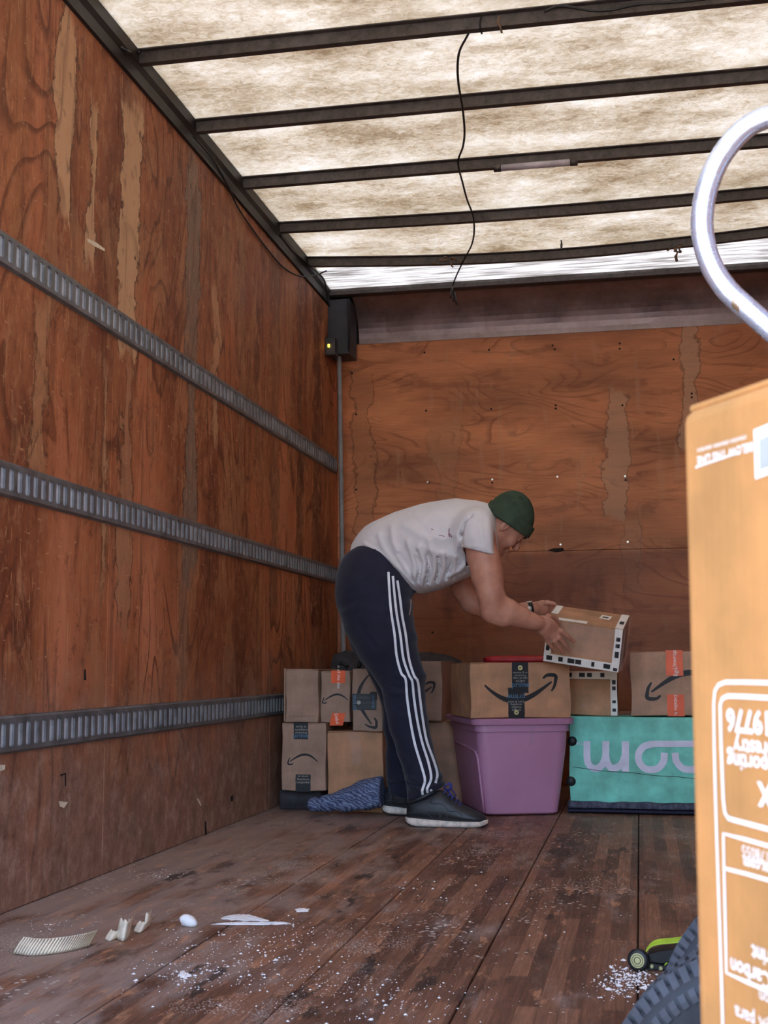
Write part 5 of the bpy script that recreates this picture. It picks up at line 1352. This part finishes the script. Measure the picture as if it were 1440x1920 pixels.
tsh([(196, 1763), (206, 1766), (222, 1760)], .018, .02, 'cream', .08); tsh([(218, 1762), (232, 1766), (244, 1756)], .044, .012, 'cream', .1); tsh([(250, 1748), (264, 1750), (280, 1738)], .020, .02, 'cream', .12); tsh([(270, 1742), (276, 1741), (281, 1736)], .034, .006, 'cream', .1)
for ch_, px, py, an in (('D', 231, 1737, -.3), ('O', 226, 1752, -.6)):
    q = at(px, py, 1, float(flr(232, 1764)[1])-.003)-tb0; V, F = text_vf(ch_, .016); mk('printed_text', [(x+q[0], q[1]+.008 , z+q[2]) for x, y, z in xf(V, an, 0, 0, 0)], F, 'creamdark', ts)
def blob(name, c, r, mat, label, cat, parent=None, seed=0):
    R_ = np.random.default_rng(seed); bm = bmesh.new(); bmesh.ops.create_icosphere(bm, subdivisions=3, radius=1)
    ks = R_.normal(0, 1, (6, 3))*2.2; ps = R_.uniform(0, 6, 6)
    vs = []
    for v in bm.verts:
        d = np.array(v.co); q = d*(1+.26*sum(math.sin(d@k+p) for k, p in zip(ks, ps))); q = q*r+np.array(c); q[2] = max(.0008, q[2]); vs.append(q)
    fs = [tuple(x.index for x in f.verts) for f in bm.faces]; bm.free(); o = fixn(mk(name, vs, fs, mat, parent, True))
    if label: tag(o, label, cat)
    return o
q = flr(343, 1738); blob('foam_chunk', (q[0], q[1]+.01, .012), (.021, .016, .013), 'white', 'small white foam lump on the floor right of the torn cardboard', 'foam', seed=1)
# powder smears: thin raised layers
def smear(name, outline, label, seed):
    pts = [flr(*p) for p in outline]; c = sum(pts)/len(pts); R_ = np.random.default_rng(seed); n = len(pts); V, F = [], []
    ring = []
    for i in range(n):
        a, b = pts[i], pts[(i+1) % n]
        for k in range(5): p = a+(b-a)*k/5; ring.append(p+np.array([R_.normal(0, .002), R_.normal(0, .004), 0]))
    for p in ring: V.append((p[0], p[1], .0004))
    for p in ring: q = c+(p-c)*.8; V.append((q[0], q[1], .0022+R_.uniform(0, .0015)))
    for p in ring: q = c+(p-c)*.4; V.append((q[0], q[1], .003+R_.uniform(0, .002)))
    m = len(ring)
    for l in (0, 1):
        for i in range(m): j = (i+1) % m; F.append((l*m+i, l*m+j, (l+1)*m+j, (l+1)*m+i))
    F.append(tuple(2*m+i for i in range(m))); o = fixn(mk(name, V, F, 'white')); tag(o, label, 'powder', None, 'stuff'); return o
smear('powder_smear', [(412, 1722), (424, 1718), (440, 1715), (462, 1715), (486, 1720), (506, 1727), (470, 1727), (432, 1726)], 'patch of crushed white powder on the floor boards, widest of the spills', 1)
smear('powder_smear', [(396, 1733), (440, 1730.5), (500, 1730), (546, 1731), (546, 1733.5), (500, 1734), (440, 1735)], 'long thin streak of white powder just below the wide powder patch', 5)
smear('powder_smear', [(553, 1706), (565, 1704), (580, 1705), (576, 1710), (558, 1711)], 'small white powder dab right of the wide powder patch', 2)
smear('powder_smear', [(334, 1824), (345, 1822), (352, 1828), (360, 1830), (350, 1836), (338, 1834)], 'small crushed white patch on the foreground floor board', 3)
# loose flakes
V, F = [], []
R_ = np.random.default_rng(11)
clus = [(430, 1800, 180, 60, 230), (350, 1830, 60, 26, 80), (620, 1860, 150, 50, 110), (1180, 1835, 45, 22, 150), (1150, 1860, 40, 20, 40), (90, 1735, 60, 14, 30), (300, 1638, 60, 10, 26), (900, 1700, 260, 80, 120), (800, 1880, 120, 40, 60), (560, 1750, 80, 25, 60), (1000, 1620, 200, 40, 40)]
for cx, cy, sx, sy, n in clus:
    for _ in range(int(n*1.7)):
        px, py = R_.normal(cx, sx*.6), R_.normal(cy, sy*.6)
        if not (1560 < py < 1990 and -60 < px < 1500): continue
        p = flr(px, py)
        if not (.02 < p[0] < 2.4): continue
        r_ = min(.010, R_.lognormal(-6.5, .5)); a0 = R_.uniform(0, 6); b = len(V); k_ = 5
        if cx == 1180: r_ *= 1.7
        for k in range(k_): a = a0+2*PI*k/k_; q = r_*R_.uniform(.5, 1.2); V.append((p[0]+q*math.cos(a), p[1]+q*math.sin(a)*1.2, .0006))
        V.append((p[0], p[1], .001+r_*.5))
        for k in range(k_): F.append((b+k, b+(k+1) % k_, b+k_))
o = mk('foam_flakes', V, F, 'white'); tag(o, 'white crumbs and flakes scattered over the floor boards', 'debris', None, 'stuff')
